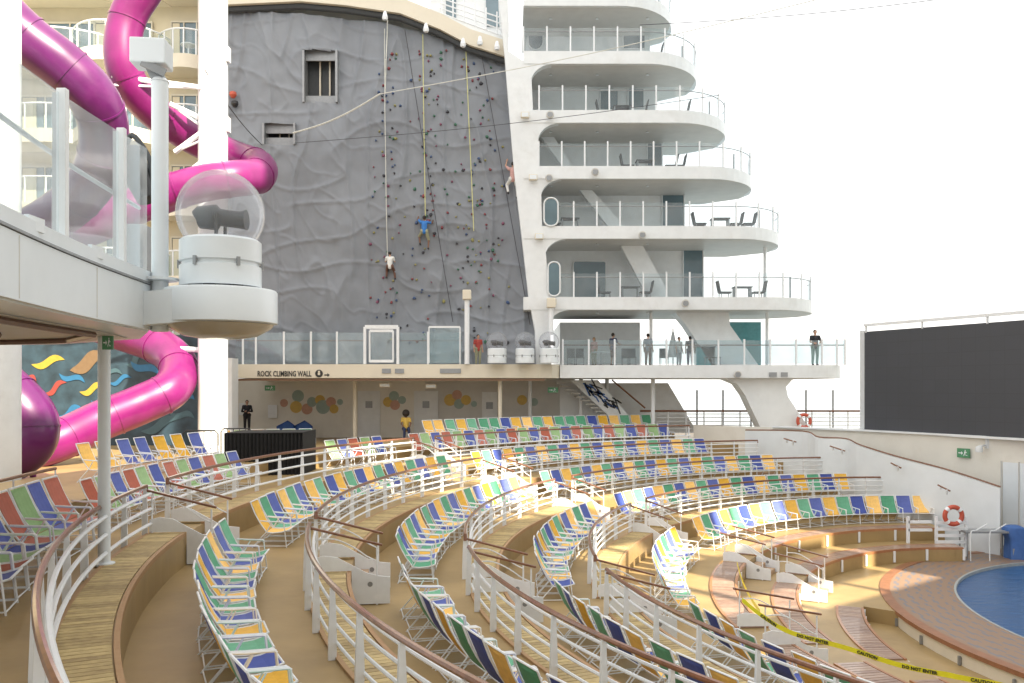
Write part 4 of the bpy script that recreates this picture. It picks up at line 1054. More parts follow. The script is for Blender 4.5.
# roof edge above the climbing wall
t = thing('roof_canopy', 'cream roof edge with painted gap shade overhanging the top of the climbing wall', 'roof', P(360, 10, 49))
ce = [(212, -2), (300, -6), (345, -2), (400, 6), (440, 22), (470, 38), (508, 50)]
mb = MB(); lo = [P(x, y+7, 46.7) for x, y in ce]; hi = [P(x, y-9, 46.7) for x, y in ce]
nc = len(ce); mb.add(lo+hi+[v+Vector((0, 3, 0)) for v in lo]+[v+Vector((0, 3, 0)) for v in hi], [(i, i+1, nc+i+1, nc+i) for i in range(nc-1)]+[(i, i+1, 2*nc+i+1, 2*nc+i) for i in range(nc-1)]+[(nc+i, nc+i+1, 3*nc+i+1, 3*nc+i) for i in range(nc-1)])
wpart(mb, 'fascia', M['cream'], t)
wpart(MB().tube([v+Vector((0, .4, -.1)) for v in lo], .2, 8), 'gap_shade', M['dark'], t)  # dark tube paints the shade of the gap under the roof edge
for i, px in enumerate((385, 426, 463, 480, 497)):
    y = {385: 20, 426: 32, 463: 47, 480: 45, 497: 50}[px]
    wpart(MB().tube([P(px, y-8, 46.5), P(px, y-2, 46.3), P(px, y, 46.3)], [.08, .16, .12], 10), 'pulley', M['frame'], t)
# white rail deck above (top centre)
t = thing('upper_terrace', 'white upper terrace with bar railing left of the top balcony', 'terrace', P(470, 40, 49))
wpart(MB().prism([P(440, 26, 46.9), P(508, 52, 46.9), P(508, 38, 46.9), P(440, 12, 46.9)], (0, 3, 0)), 'slab', M['white'], t)
for k in range(4):
    wpart(MB().tube([P(440, 8-k*5+5, 46.9), P(508, 38-k*6, 46.9)], .035, 6), 'bar', M['frame'], t)
for px in range(442, 509, 11):
    y = 12+(px-440)*26/68; wpart(MB().tube([P(px, y, 46.9), P(px, y-22, 46.9)], .04, 6), 'post', M['frame'], t)
wpart(MB().box((xw(430, 51), 51, zw(48, 51)), (xw(508, 51), 52, zw(-60, 51))), 'wall', M['white'], t)
for q_ in ((446, -12, 456, 18), (486, -10, 500, 26)):
    a_ = P(q_[0], q_[3], 50.9); b_ = P(q_[2], q_[1], 50.9); wpart(MB().box((a_.x, 50.9, a_.z), (b_.x, 50.98, b_.z)), 'window', M['wglass'], t)

# ------------------------------------------------------------------ wall beneath the climbing deck
bw = thing('lounge_wall', 'cream wall under the climbing deck painted with overlapping coloured circles', 'wall', (-6, 52, 0))
wpart(MB().box((xw(215, 52), 52, 0), (xw(425, 52), 52.3, zDb)), 'wall', M['lcream'], bw)
wpart(MB().box((xw(425, 52)+.003, 52, 0), (xw(575, 52), 52.3, zDb)), 'grey_wall', M['under'], bw)
rg = random.Random(5)
circ = [(284, 403, 4, 'red'), (298, 396, 6, 'gr'), (296, 407, 6, 'yel'), (307, 409, 5.5, 'red'), (312, 402, 5, 'gr'), (320, 400, 5, 'yel'), (323, 407, 7, 'gr'), (331, 402, 5, 'red'), (334, 409, 4.5, 'yel'), (340, 402, 3, 'gr'),
        (388, 402, 5, 'yel'), (394, 396, 5, 'gr'), (395, 405, 5, 'red'), (402, 400, 4, 'gr'), (450, 400, 6, 'yel'), (457, 395, 5, 'red'), (459, 404, 5, 'gr'), (466, 400, 5, 'yel'), (474, 404, 3, 'gr'), (522, 400, 5, 'yel'), (534, 402, 4, 'gr')]
cm = {'red': mat('pale_red_paint', (.55, .32, .24), .6), 'gr': mat('grey_green_paint', (.33, .42, .38), .6), 'yel': mat('ochre_paint', (.62, .43, .12), .6)}
for i, (x, y, r, c) in enumerate(circ):
    m_ = MB(); p = P(x, y, 51.98-i*.0006); R_ = r*52/F
    m_.add([p+Vector((R_*math.cos(a*PI/12), 0, R_*math.sin(a*PI/12))) for a in range(24)], [tuple(range(24))])
    wpart(m_, 'painted_circle', cm[c], bw)
for q_ in ((358, 391, 380, 420), (414, 391, 438, 422), (482, 392, 497, 420)):
    a_ = P(q_[0], q_[3], 51.95); b_ = P(q_[2], q_[1], 51.95)
    dd = wpart(MB().box((a_.x, 51.93, 0), (b_.x, 51.99, b_.z)), 'door', M['white'], bw)
    sub(MB().box(((a_.x+b_.x)/2-.2, 51.9, b_.z-1.0), ((a_.x+b_.x)/2+.2, 51.925, b_.z-.6)), 'notice', M['grey'], dd, bw)
for q_ in ((268, 405, 277, 418), (239, 403, 244, 415)):
    a_ = P(q_[0], q_[3], 51.9); b_ = P(q_[2], q_[1], 51.9); wpart(MB().box((a_.x, 51.88, a_.z), (b_.x, 51.99, b_.z)), 'cabinet', M['frame'], bw)
# stern side wall under deck, stairs with mosaic stringer
ss = thing('deck_stair', 'white stair behind the terrace with blue and black mosaic on its side', 'stairs', P(580, 430, 50))
Ys = 50
a0 = P(560, 383, Ys); a1 = P(622, 428, Ys)
for i in range(14):
    f = i/13; p = a0.lerp(a1, f); wpart(MB().box((p.x-.25, Ys-1.2, p.z-.03), (p.x+.25, Ys, p.z+.03)), 'tread', M['under'], ss)
wpart(MB().prism([P(570, 380, Ys-1.3), P(598, 380, Ys-1.3), P(640, 428, Ys-1.3), P(622, 428, Ys-1.3)], (0, .1, 0)), 'stringer', M['white'], ss)
mo = MB(); rg = random.Random(9)
moc = [mat('mosaic_blue', (.03, .12, .4), .4), mat('mosaic_black', (.03, .03, .03), .4), mat('mosaic_cream', (.5, .48, .4), .4)]
for i in range(46):
    f = rg.random(); px = 587+f*28+rg.uniform(-7, 7); py = 382+f*20+rg.uniform(-1, 8)
    a = rg.uniform(.3, 1.3); p = P(px, py, Ys-1.33); v = Vector((math.cos(a), 0, math.sin(-a)))*rg.uniform(.1, .35); u_ = Vector((v.z, 0, -v.x)).normalized()*.035
    mo.cur = rg.choice([0, 1, 1, 1]); mo.add([p-v-u_, p+v-u_, p+v+u_, p-v+u_], [(0, 1, 2, 3)])
wpart(mo, 'mosaic', moc, ss)
wpart(MB().tube([P(612, 380, Ys-1.4), P(645, 408, Ys-1.4)], .05, 6), 'handrail', M['rail'], ss)
# rear ship railing
t = thing('ship_rail', 'white horizontal bar ship railing with dark top rail along the stern', 'railing', P(760, 430, 49))
for x0, x1 in ((640, 762), (797, 866)):
    for k in range(6):
        wpart(MB().tube([P(x0, 414+k*3.7, 49), P(x1, 414+k*3.7, 49)], .03, 6), 'bar', M['frame'], t)
    wpart(MB().tube([P(x0, 411, 49), P(x1, 411, 49)], .06, 6), 'top_rail', M['rail'], t)
for x in range(650, 866, 18):
    if 760 < x < 800: continue
    wpart(MB().tube([P(x, 411, 49), P(x, 436, 49)], .04, 6), 'post', M['frame'], t)
for x in (697, 723, 751, 806, 833, 862):
    t2 = thing('wind_screen_post', 'tall thin grey post rising above the stern railing, %s from the left' % ORD[[697, 723, 751, 806, 833, 862].index(x)+1], 'post', P(x, 434, 49.3), 0, 'tall thin posts at the stern railing')
    wpart(MB().tube([P(x, 434, 49.3), P(x, 390, 49.3)], .05, 8), 'shaft', M['grey'], t2)
    wpart(MB().lathe(P(x, 434, 49.3), [(.12, 0), (.12, .05), (.06, .08)], 10), 'base', M['grey'], t2)
for x in (734, 834):
    a_ = P(x-10, 437, 46.8); b_ = P(x+10, 428, 46.8)
    o = MB().box((a_.x, 46.8, a_.z), (b_.x, 47.5, b_.z)).build('vent_box', M['under'], bevel=.05); tag(o, 'low grey vent box %s the slanted leg below the deck' % ('left of' if x < 800 else 'right of'), 'box', 'vent boxes')
lifebuoy(P(804, 421, 46.3), .33, 'life ring hanging by the slanted leg at the stern railing')
bd = MB().prism([(-16, 46.5, -.012), (12, 46.5, -.012), (13.2, 44.6, -.012), (17, 47, -.012), (20, 56, -.012), (-16, 56, -.012)], (0, 0, -.2)); struct(bd.build('stern_deck', M['floor']))

struct(MB().box((-40, -12, -.5), (-17.5, 58, -.012)).build('side_deck', M['floor']))
# ------------------------------------------------------------------ white columns
for i, (px, Y, r, z0, z1, lab) in enumerate([(213, 37, .60, 0, 22, 'thick white column between the magenta slide and the climbing wall'), (5, 24, .40, 0, 14, 'thick white column at the left edge of the picture')]):
    x = (px-512)*Y/F
    t = thing('column', lab, 'column', (x, Y, z0))
    wpart(MB().tube([(x, Y, z0), (x, Y, z1)], r, 32), 'shaft', M['white'], t, smooth=True)
    wpart(MB().lathe((x, Y, z0), [(r*1.3, 0), (r*1.3, .12), (r*1.02, .2)], 32), 'base', M['white'], t)
    if i == 0:
        for py in (55, 125): q = P(225, py, Y); wpart(MB().box((q.x, Y-.15, q.z-.3), (q.x+.2, Y+.15, q.z+.3)), 'lug', M['white'], t)
x2 = (230-512)*44/F
t = thing('column', 'square cream pilaster right of the thick white column', 'column', (x2, 44, 0)); wpart(MB().box((x2-.55, 44, 0), (x2+.1, 45, zw(358, 44))), 'shaft', M['white'], t)

# ------------------------------------------------------------------ water slides
def slide(name, lab, pts, rad, m, seams=True, brackets=()):
    pp = spline([P(*q) for q in pts], 10)
    t = thing(name, lab, 'water slide', pp[len(pp)//2])
    wpart(MB().tube(pp, rad, 28), 'tube', m, t, smooth=True)
    for i in range(8, len(pp)-3, 12):
        d = (pp[i+1]-pp[i]).normalized(); wpart(MB().tube([pp[i]-d*.03, pp[i]+d*.03], rad*1.035, 28), 'flange', m, t, smooth=True)
    return t, pp
slide('water_slide', 'magenta tube slide coiling down from the top and round the white column', [(175, -70, 36), (150, -20, 36), (127, 20, 36), (124, 68, 36), (148, 106, 37), (190, 136, 38.6), (232, 156, 39.2), (258, 166, 38.4), (257, 176, 36.6), (232, 179, 35.2), (196, 185, 34.8), (150, 200, 34.6), (105, 220, 34), (60, 238, 34), (-20, 262, 34)], .72, M['magenta'])
slide('water_slide', 'big purple tube slide sweeping down at the upper left corner', [(-60, -60, 27), (-15, -2, 27), (25, 38, 27.5), (62, 66, 28), (92, 96, 28.6), (104, 130, 29.5), (98, 170, 30.5), (70, 205, 31.5), (20, 235, 32), (-40, 250, 32)], .80, M['purple'])
slide('water_slide', 'magenta tube slide bending in front of the sea mural at lower left', [(80, 318, 39), (120, 332, 39), (158, 346, 38.6), (178, 364, 37.6), (172, 388, 36.2), (140, 405, 35.4), (100, 421, 34.6), (60, 440, 33.4), (20, 452, 32.6), (-30, 462, 32)], .80, M['magenta'])
slide('water_slide', 'purple tube slide bulging out beside the left edge column', [(-60, 350, 29), (-20, 372, 28.4), (12, 398, 28), (30, 422, 28), (24, 446, 28), (-10, 462, 28.4), (-50, 470, 29)], .84, M['purple'])
t = thing('slide_support', 'magenta post holding up the lowest slide tube', 'post', P(33, 470, 29)); q = P(33, 470, 29)
wpart(MB().tube([(q.x, q.y, 0), (q.x, q.y, P(0, 425, 29).z)], .1, 12), 'post', M['magenta'], t)
for i, (x0, y0, Y0, x1, y1, Y1) in enumerate([(112, 76, 35.6, 205, 88, 36.6), (205, 120, 37, 170, 104, 36.6), (205, 130, 36.6, 175, 152, 37), (150, 347, 38, 200, 350, 37), (178, 180, 35, 205, 160, 36.6)]):
    t = thing('slide_bracket', 'white steel arm tying the magenta slide to the column, %s' % ['topmost', 'short upper one', 'short lower one', 'at the lowest slide bend', 'just above the glass dome'][i], 'bracket', P(x1, y1, Y1), 0, 'slide brackets')
    wpart(MB().tube([P(x0, y0, Y0), P(x1, y1, Y1)], .11, 8), 'arm', M['frame'], t)
    wpart(MB().tube([P(x0, y0+9, Y0), P(x1, y1, Y1)], .05, 8), 'brace', M['frame'], t)

# ------------------------------------------------------------------ cabin block on the left behind the slides
cb = thing('cabin_block', 'beige cabin block with curved glass fronted balconies behind the slides', 'building', (-24, 50, 0))
wpart(MB().box((-44, 50, 0), (xw(205, 50), 54, 34)), 'wall', M['beige'], cb)
lev = [-26, 49, 126, 200, 275, 345]
def bal(xc, wd, dp, zt, zb, n=18):
    pts = []
    for i in range(n+1):
        f = i/n; x = xc-wd/2+wd*f; pts.append((x, 50-dp*(math.sin(PI*f)**.55)))
    return pts
for li, py in enumerate(lev):
    zt0_ = zw(py, 47.5)
    for bi, (pc, wpx, dp) in enumerate(((40, 130, 2.2), (108, 100, 3.0), (178, 66, 1.8))):
        zt = zt0_+bi*.03; zb = zt-.75
        xc = xw(pc, 48); wd = wpx*48/F; pts = bal(xc, wd, dp, zt, zb)
        slb = wpart(MB().prism([(x, y, zb) for x, y in pts], (0, 0, zt-zb)), 'balcony', M['cream'], cb)
        g = MB(); L = [Vector((x, y+.06, zt)) for x, y in pts]; g.add(L+[p+U*1.35 for p in L], [(i, i+1, len(L)+i+1, len(L)+i) for i in range(len(L)-1)]); sub(g, 'glass_front', M['glass'], slb, cb)
        sub(MB().tube([p+U*1.38 for p in L], .05, 6), 'handrail', M['frame'], slb, cb)
        ps = MB()
        for p in L[1:-1:3]: ps.bar(p, p+U*1.38, .06, .06)
        sub(ps, 'rail_posts', M['frame'], slb, cb)
        wn = wpart(MB().box((xc-wd*.3, 49.9, zt), (xc+wd*.3, 49.98, zt+2.4)), 'window', M['wglass'], cb)
        f_ = MB()
        for q in (-.3, -.1, .1, .3): f_.bar((xc+wd*q, 49.86, zt), (xc+wd*q, 49.86, zt+2.4), .1, .06)
        f_.bar((xc-wd*.3, 49.86, zt+2.4), (xc+wd*.3, 49.86, zt+2.4), .06, .1); sub(f_, 'frame', M['cream'], wn, cb)
        cu = MB()
        cu.box((xc-wd*.28, 49.84, zt+.02), (xc-wd*.17, 49.89, zt+2.3)); sub(cu, 'curtain', M['beige'], wn, cb)
        if bi:
            tt = thing('balcony_table', 'small round pale table on the cabin balcony, %s level from the top, %s bay' % (ORD[li+1], ['left', 'middle', 'right'][bi]), 'table', (xc+.2, 49.0, zt), 0, 'cabin balcony tables')
            wpart(MB().lathe((xc+.2, 49.0, zt), [(.25, 0), (.25, .03), (.04, .05), (.04, .7), (.42, .71), (.42, .75)], 18), 'tabletop', M['frame'], tt)
# mural wall at lower left
mw = thing('mural_wall', 'dark teal wall painted with yellow, blue and red swirling fish shapes', 'wall', (-24, 45, 0))
tm = mat('teal_mural', (.022, .045, .062), .5, var=.5, scale=1.3, dirt=(.04, .085, .11), dscale=.8)
a_ = P(-40, 350, 45)
wpart(MB().box((-30, 45, 0), (xw(202, 45), 45.2, zw(335, 45))), 'wall', tm, mw)
sw = {'y': mat('mural_yellow', (.34, .25, .03), .5), 'b': mat('mural_blue', (.02, .12, .24), .5), 'r': mat('mural_red', (.26, .04, .03), .5), 'o': mat('mural_orange', (.16, .10, .05), .5), 'g': mat('mural_grey_teal', (.05, .10, .12), .5)}
def swirl(x, y, L, ang, c, th=4, bend=6):
    pts = []; n = 12; a = math.radians(ang)
    for s in (1, -1):
        for i in range(n+1):
            f = i/n if s == 1 else 1-i/n
            u = (f-.5)*L; v = bend*math.sin(f*2*PI)*.5+s*th*math.sin(PI*f)**.7*.5
            pts.append(P(x+u*math.cos(a)-v*math.sin(a), y+u*math.sin(a)+v*math.cos(a), 44.97-i*.0))
    rgd = .002*(len(mw.children) % 12)
    m_ = MB(); m_.add([p-Vector((0, rgd, 0)) for p in pts], [tuple(range(len(pts)))]); wpart(m_, 'painted_swirl', sw[c], mw)
for q in [(48, 362, 34, -8, 'y', 8), (92, 389, 26, -12, 'y', 7), (55, 388, 26, -25, 'r', 6), (72, 378, 28, 20, 'b', 6), (88, 362, 40, -25, 'o', 14), (145, 368, 32, 25, 'b', 8), (120, 380, 24, -10, 'b', 5), (70, 412, 26, -20, 'b', 7), (160, 425, 40, -18, 'g', 9), (186, 398, 18, 10, 'b', 7), (110, 372, 26, 12, 'g', 5), (135, 360, 20, -30, 'g', 8), (40, 400, 24, 10, 'g', 8), (180, 372, 22, -8, 'o', 5), (182, 415, 26, 15, 'g', 7), (100, 405, 20, 30, 'b', 5), (28, 378, 18, 20, 'r', 5), (150, 412, 26, 8, 'b', 6)]:
    swirl(*q)

# ------------------------------------------------------------------ upper left platform (near)
ZT, ZB = 4.38, 3.80
edge = spline([Vector(v) for v in ((-3.4, 2.5, 0), (-4.4, 5.4, 0), (-5.02, 8.6, 0), (-5.38, 11.0, 0), (-5.62, 13.6, 0))], 8)
tail = [Vector((-6.6, 15.6, 0)), Vector((-9, 17.5, 0)), Vector((-14, 19, 0)), Vector((-18, 19, 0)), Vector((-18, 2.5, 0))]
pf = thing('viewing_platform', 'pale blue white upper platform with curved fascia at the upper left', 'platform', (-9, 10, ZB))
wpart(MB().prism([Vector((p.x, p.y, ZB)) for p in edge+tail], (0, 0, ZT-ZB)), 'slab', M['gwhite'], pf)
lip = [Vector((p.x+.10, p.y, 0)) for p in edge]
mb = MB(); nl = len(lip)
def band(z0, z1, off, name, m):
    mb = MB(); L = [Vector((p.x+off, p.y+.02, 0)) for p in edge]; I = [Vector((p.x-.05, p.y, 0)) for p in edge]
    a = []
    for o_, i_ in zip(L, I): a += [o_+U*z0, o_+U*z1, i_+U*z1, i_+U*z0]
    fs = [(i*4+j, i*4+(j+1) % 4, i*4+4+(j+1) % 4, i*4+4+j) for i in range(len(L)-1) for j in range(4)]+[(0, 1, 2, 3), ((len(L)-1)*4+3, (len(L)-1)*4+2, (len(L)-1)*4+1, (len(L)-1)*4)]
    mb.add(a, fs); return wpart(mb, name, m, pf)
band(ZB+.02, ZT+.12, .07, 'fascia', M['gwhite']); band(ZT+.13, ZT+.16, .09, 'trim_line', M['grey']); band(ZT+.165, ZT+.33, .07, 'kerb', M['gwhite'])
# seams on the fascia
for i in (9, 17, 25):
    p = edge[i]; wpart(MB().bar(Vector((p.x+.073, p.y, ZB+.04)), Vector((p.x+.073, p.y, ZT+.1)), .015, .01), 'seam', M['under'], pf)
# soffit beams under the slab
so_ = MB().prism([Vector((p.x-.6, p.y-.3, ZB-.02)) for p in edge]+[Vector((p.x, p.y-.5, ZB-.02)) for p in tail[:3]]+[Vector((-17.8, 18, ZB-.02)), Vector((-17.8, 3, ZB-.02))], (0, 0, .012))
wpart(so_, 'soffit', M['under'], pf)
brn = mat('brown_soffit_trim', (.16, .09, .07), .4)
for dx, y0 in ((-.75, 0), (-2.2, 0), (-4.2, 0)):
    wpart(MB().tube([Vector((p.x+dx, p.y-.2, ZB-.06)) for p in edge]+[Vector((edge[-1].x+dx-1.2, 15, ZB-.06)), Vector((edge[-1].x+dx-5, 16.6, ZB-.06))], .05, 6), 'soffit_trim', brn if dx > -4 else M['under'], pf)
# glass wall on the platform
gw = thing('glass_windbreak', 'tall bluish glass windbreak with grey white mullions on the upper left platform', 'railing', (-5, 8, ZT))
GH = 1.62
zt0 = ZT+.33
ge = [p for p in edge if p.y > 3]
def gtop(y): return 6.28+.07*(y-8.6)
g = MB(); g.add([Vector((p.x-.02, p.y, zt0)) for p in ge]+[Vector((p.x-.02, p.y, gtop(p.y))) for p in ge], [(i, i+1, len(ge)+i+1, len(ge)+i) for i in range(len(ge)-1)])
wpart(g, 'glass', M['hglass'], gw)
wpart(MB().tube([Vector((p.x-.14, p.y, zt0+1.0)) for p in ge], .03, 8), 'handrail', M['gwhite'], gw, smooth=True)
def edge_at(px):
    k = (px-512)/F
    for a, b in zip(edge, edge[1:]):
        fa = a.x-k*a.y; fb = b.x-k*b.y
        if fa*fb <= 0: s = fa/(fa-fb); return a.lerp(b, s)
for px in (62, 121, -30):
    p = edge_at(px) if px > 0 else edge[10]
    if p is None: continue
    wpart(MB().box((p.x-.05, p.y-.045, zt0-.15), (p.x+.065, p.y+.045, gtop(p.y)+.05)), 'mullion', M['white'], gw, bevel=.01)
    wpart(MB().box((p.x-.10, p.y-.03, zt0-.15), (p.x-.052, p.y+.03, gtop(p.y))), 'mullion_core', M['grey'], gw)
for px in (30, 92):
    p = edge_at(px)
    if p is not None: wpart(MB().box((p.x+.02, p.y-.16, zt0-.1), (p.x+.075, p.y+.16, zt0+.05)), 'clamp_plate', M['gwhite'], gw)
# post with lamp box
q = Vector((-5.42, 13.55, 0))
t = thing('lamp_post', 'tall white round post with white box lamp on the upper left platform', 'lamp post', (q.x, q.y, ZB))
z1 = P(0, 82, q.y).z
wpart(MB().tube([q+U*(ZB+.0), q+U*z1], .125, 24), 'pole', M['gwhite'], t, smooth=True)
for z in (ZB+.12, ZT+.22): wpart(MB().lathe(q+U*z, [(.13, -.03), (.27, -.02), (.27, .02), (.13, .03)], 24), 'collar', M['gwhite'], t)
wpart(MB().lathe(q+U*z1, [(.02, .08), (.1, .05), (.14, 0)], 24), 'cap', M['frame'], t)
lb = MB().obox(q+U*(z1+.42)+Vector((-.13, 0, 0)), Vector((.26, .03, 0)), Vector((-.02, .22, 0)), Vector((0, 0, .19)))
lh = wpart(lb, 'lamp_head', M['gwhite'], t, bevel=.02)
mb = MB().bar(q+U*(z1+.0), q+U*(z1+.25)+Vector((-.12, 0, 0)), .08, .2).bar(q+U*(z1+.24)+Vector((-.2, -.2, 0)), q+U*(z1+.1)+Vector((.12, -.1, 0)), .05, .12); sub(mb, 'lamp_bracket', M['grey'], lh, t)
# disc shelf with dome light
dc = Vector((-4.55, 13.75, 0))
t = thing('round_shelf', 'round white shelf with a tan underside carrying the big glass dome light', 'platform', dc+U*3.9)
wpart(MB().lathe(dc, [(.80, 3.92), (.86, 3.94), (.86, 4.42), (.84, 4.45)], 64), 'rim', M['gwhite'], t, smooth=True)
bowl = mat('tan_gloss_bowl', (.42, .36, .27), .25, var=.1, scale=2, coat=.3)
wpart(MB().lathe(dc, [(.30, 3.70), (.55, 3.74), (.76, 3.86), (.80, 3.915)], 64), 'bowl', bowl, t, smooth=True)
mb = MB(); mb.prism([(-5.75, 13.2, 3.86), (-4.6, 12.95, 3.93), (-4.6, 14.5, 3.93), (-5.9, 14.6, 3.86)], (0, 0, .5)); wpart(mb, 'connection_arm', M['gwhite'], t)
dome_light(dc+Vector((0, 0, 4.50)), .67, 'domed_light', 'large clear glass dome over a black moving light at the upper left', .74)
t = thing('dome_feet', 'black feet under the white base of the large dome light', 'feet', dc+U*4.45)
for a in range(0, 360, 45):
    v = Vector((math.cos(math.radians(a)), math.sin(math.radians(a)), 0)); wpart(MB().obox(dc+v*.5+U*4.475, v*.06, Vector((-v.y, v.x, 0))*.08, U*.024), 'foot', M['black'], t)
# dark fixture behind the glass beside the post
q = P(140, 178, 16)
t = thing('moving_light', 'grey black moving head stage light behind the post on the left platform', 'stage light', (q.x, q.y, ZT))
wpart(MB().box((q.x-.3, q.y-.2, ZT), (q.x+.15, q.y+.2, ZT+1.5)), 'cabinet', M['grey'], t, bevel=.03)
wpart(MB().tube([q+Vector((-.15, 0, .5)), q+Vector((0, -.1, .0)), q+Vector((.2, -.2, -.45))], [.2, .24, .16], 14), 'lamp_head', M['black'], t, smooth=True)
wpart(MB().tube(spline([q+Vector((-.3, 0, .4)), q+Vector((-.1, -.1, .75)), q+Vector((.22, -.1, .3)), q+Vector((.25, -.1, -.2))], 5), .05, 8), 'yoke', M['dark'], t)
# thin pole on the terrace with exit sign
q = ring(RR[0], 192.5, 0); q = Vector((-6.72, 14.5, 0))
t = thing('support_pillar', 'slim pale pillar standing on the wooden bench at the left', 'pillar', q)
wpart(MB().tube([q, q+U*3.8], .098, 20), 'shaft', M['gwhite'], t, smooth=True)
wpart(MB().lathe(q+U*.02, [(.17, 0), (.17, .03), (.1, .05)], 20), 'base_plate', M['gwhite'], t)
exit_sign(Vector((-6.52, 14.2, 3.66)), (1, 0, 0), (0, -1, 0), .17, .22, 'small green exit sign at the top of the left slim pillar')
for i, (x, y) in enumerate(((270, 388), (553, 390))):
    exit_sign(P(x, y, 47.2), (1, 0, 0), (0, -1, 0), .55, .28, 'green exit sign hanging under the climbing deck, %s one' % ['left', 'right'][i])
for i, (x, y) in enumerate(((385, 385), (431, 386))):
    c = P(x, y, 46.6); t = thing('ceiling_lamp', 'small pale lamp under the climbing deck edge, %s one' % ['left', 'right'][i], 'lamp', c, 0, 'lamps under the deck edge')
    wpart(MB().box((c.x-.28, c.y-.1, c.z-.12), (c.x+.28, c.y+.1, c.z+.1)), 'housing', M['cream'], t, bevel=.03)
    wpart(MB().box((c.x-.24, c.y-.112, c.z-.08), (c.x+.24, c.y-.103, c.z+.06)), 'diffuser', M['gwhite'], t)

# ------------------------------------------------------------------ curtained booth, black barrier
y0 = 28.6
bx0, bx1 = P(226, 0, 29.5).x, P(301, 0, 29.5).x
t = thing('curtained_booth', 'low booth wrapped in pleated black cloth behind the curved rail', 'booth', ((bx0+bx1)/2, 29.5, 0))
pts = []; n = 120
for i in range(n+1):
    f = i/n; pts.append(Vector((bx0+(bx1-bx0)*f, 29.3+.05*math.sin(f*130)+.6*f*.8, 0)))
mb = MB(); mb.add(pts+[p+U*1.40 for p in pts], [(i, i+1, n+2+i, n+1+i) for i in range(n)])
e0, e1 = pts[0], pts[-1]; mb.add([e0, e0+Vector((0, 2, 0)), e0+Vector((0, 2, 1.4)), e0+U*1.4, e1, e1+Vector((0, 2, 0)), e1+Vector((0, 2, 1.4)), e1+U*1.4], [(0, 1, 2, 3), (4, 5, 6, 7), (1, 5, 6, 2)])
wpart(mb, 'curtain', M['cloth'], t)
wpart(MB().prism([e0+U*1.402, e1+U*1.402, e1+Vector((0, 2, 1.402)), e0+Vector((0, 2, 1.402))], (0, 0, .03)), 'top', M['cloth'], t)
t = thing('crowd_barrier', 'black metal crowd barrier left of the curtained booth', 'barrier', P(205, 445, 30.5))
for k, (xa, xb) in enumerate(((183, 218), (221, 252))):
    a_ = P(xa, 0, 30.5+k*1.5); b_ = P(xb, 0, 30.5+k*1.5); h_ = 1.45
    fr = MB().tube([(a_.x, a_.y, 0), (a_.x, a_.y, h_-.1), (a_.x+.1, a_.y, h_), (b_.x-.1, a_.y, h_), (b_.x, a_.y, h_-.1), (b_.x, a_.y, 0)], .028, 8)
    wpart(fr, 'frame', M['black'], t); br = MB().tube([(a_.x, a_.y, .3), (b_.x, a_.y, .3)], .02, 6)
    for i in range(1, 5): x = a_.x+(b_.x-a_.x)*i/5; br.tube([(x, a_.y, .3), (x, a_.y, h_)], .014, 6)
    wpart(br, 'bars', M['black'], t)
for i, px in enumerate((286, 303)):
    c = P(px, 428, 49.5); c.z = 0
    t = thing('lounge_chair', 'round backed blue lounge chair by the mural wall, %s one' % ['left', 'right'][i], 'chair', c, 0, 'blue lounge chairs at the mural wall')
    mb = MB(); n = 16
    vs = []
    for z, r in ((.3, .42), (.75, .55), (1.05, .5), (1.1, .42)):
        for j in range(n+1): a = PI*j/n; vs.append((c.x+r*math.cos(a), c.y+r*math.sin(a)*.8, c.z+z-(.25 if z > .9 else 0)*abs(math.cos(a))))
    mb.add(vs, [(l*(n+1)+j, l*(n+1)+j+1, (l+1)*(n+1)+j+1, (l+1)*(n+1)+j) for l in range(3) for j in range(n)]); wpart(mb, 'backrest', M['bluecover'], t, smooth=True)
    wpart(MB().lathe(c, [(.3, .3), (.42, .34), (.42, .45), (.36, .5)], 20), 'seat', M['bluecover'], t, smooth=True)
    wpart(MB().lathe(c, [(.25, 0), (.25, .03), (.05, .05), (.05, .3)], 16), 'base', M['grey'], t)
# speaker on stand among the far rows
c = ring(RR[0]-2.9, 113.5, ZF[1]); c = P(597, 466, 42.9); c.z = ZF[1]
t = thing('loudspeaker', 'slim black loudspeaker on a stand among the far seats', 'speaker', c)
wpart(MB().box((c.x-.22, c.y-.2, c.z+.25), (c.x+.2, c.y+.2, c.z+.85)), 'cabinet', M['black'], t, bevel=.03)
wpart(MB().tube([c, c+U*.3], .05, 8).lathe(c, [(.3, 0), (.3, .04), (.1, .06)], 14), 'stand', M['black'], t)

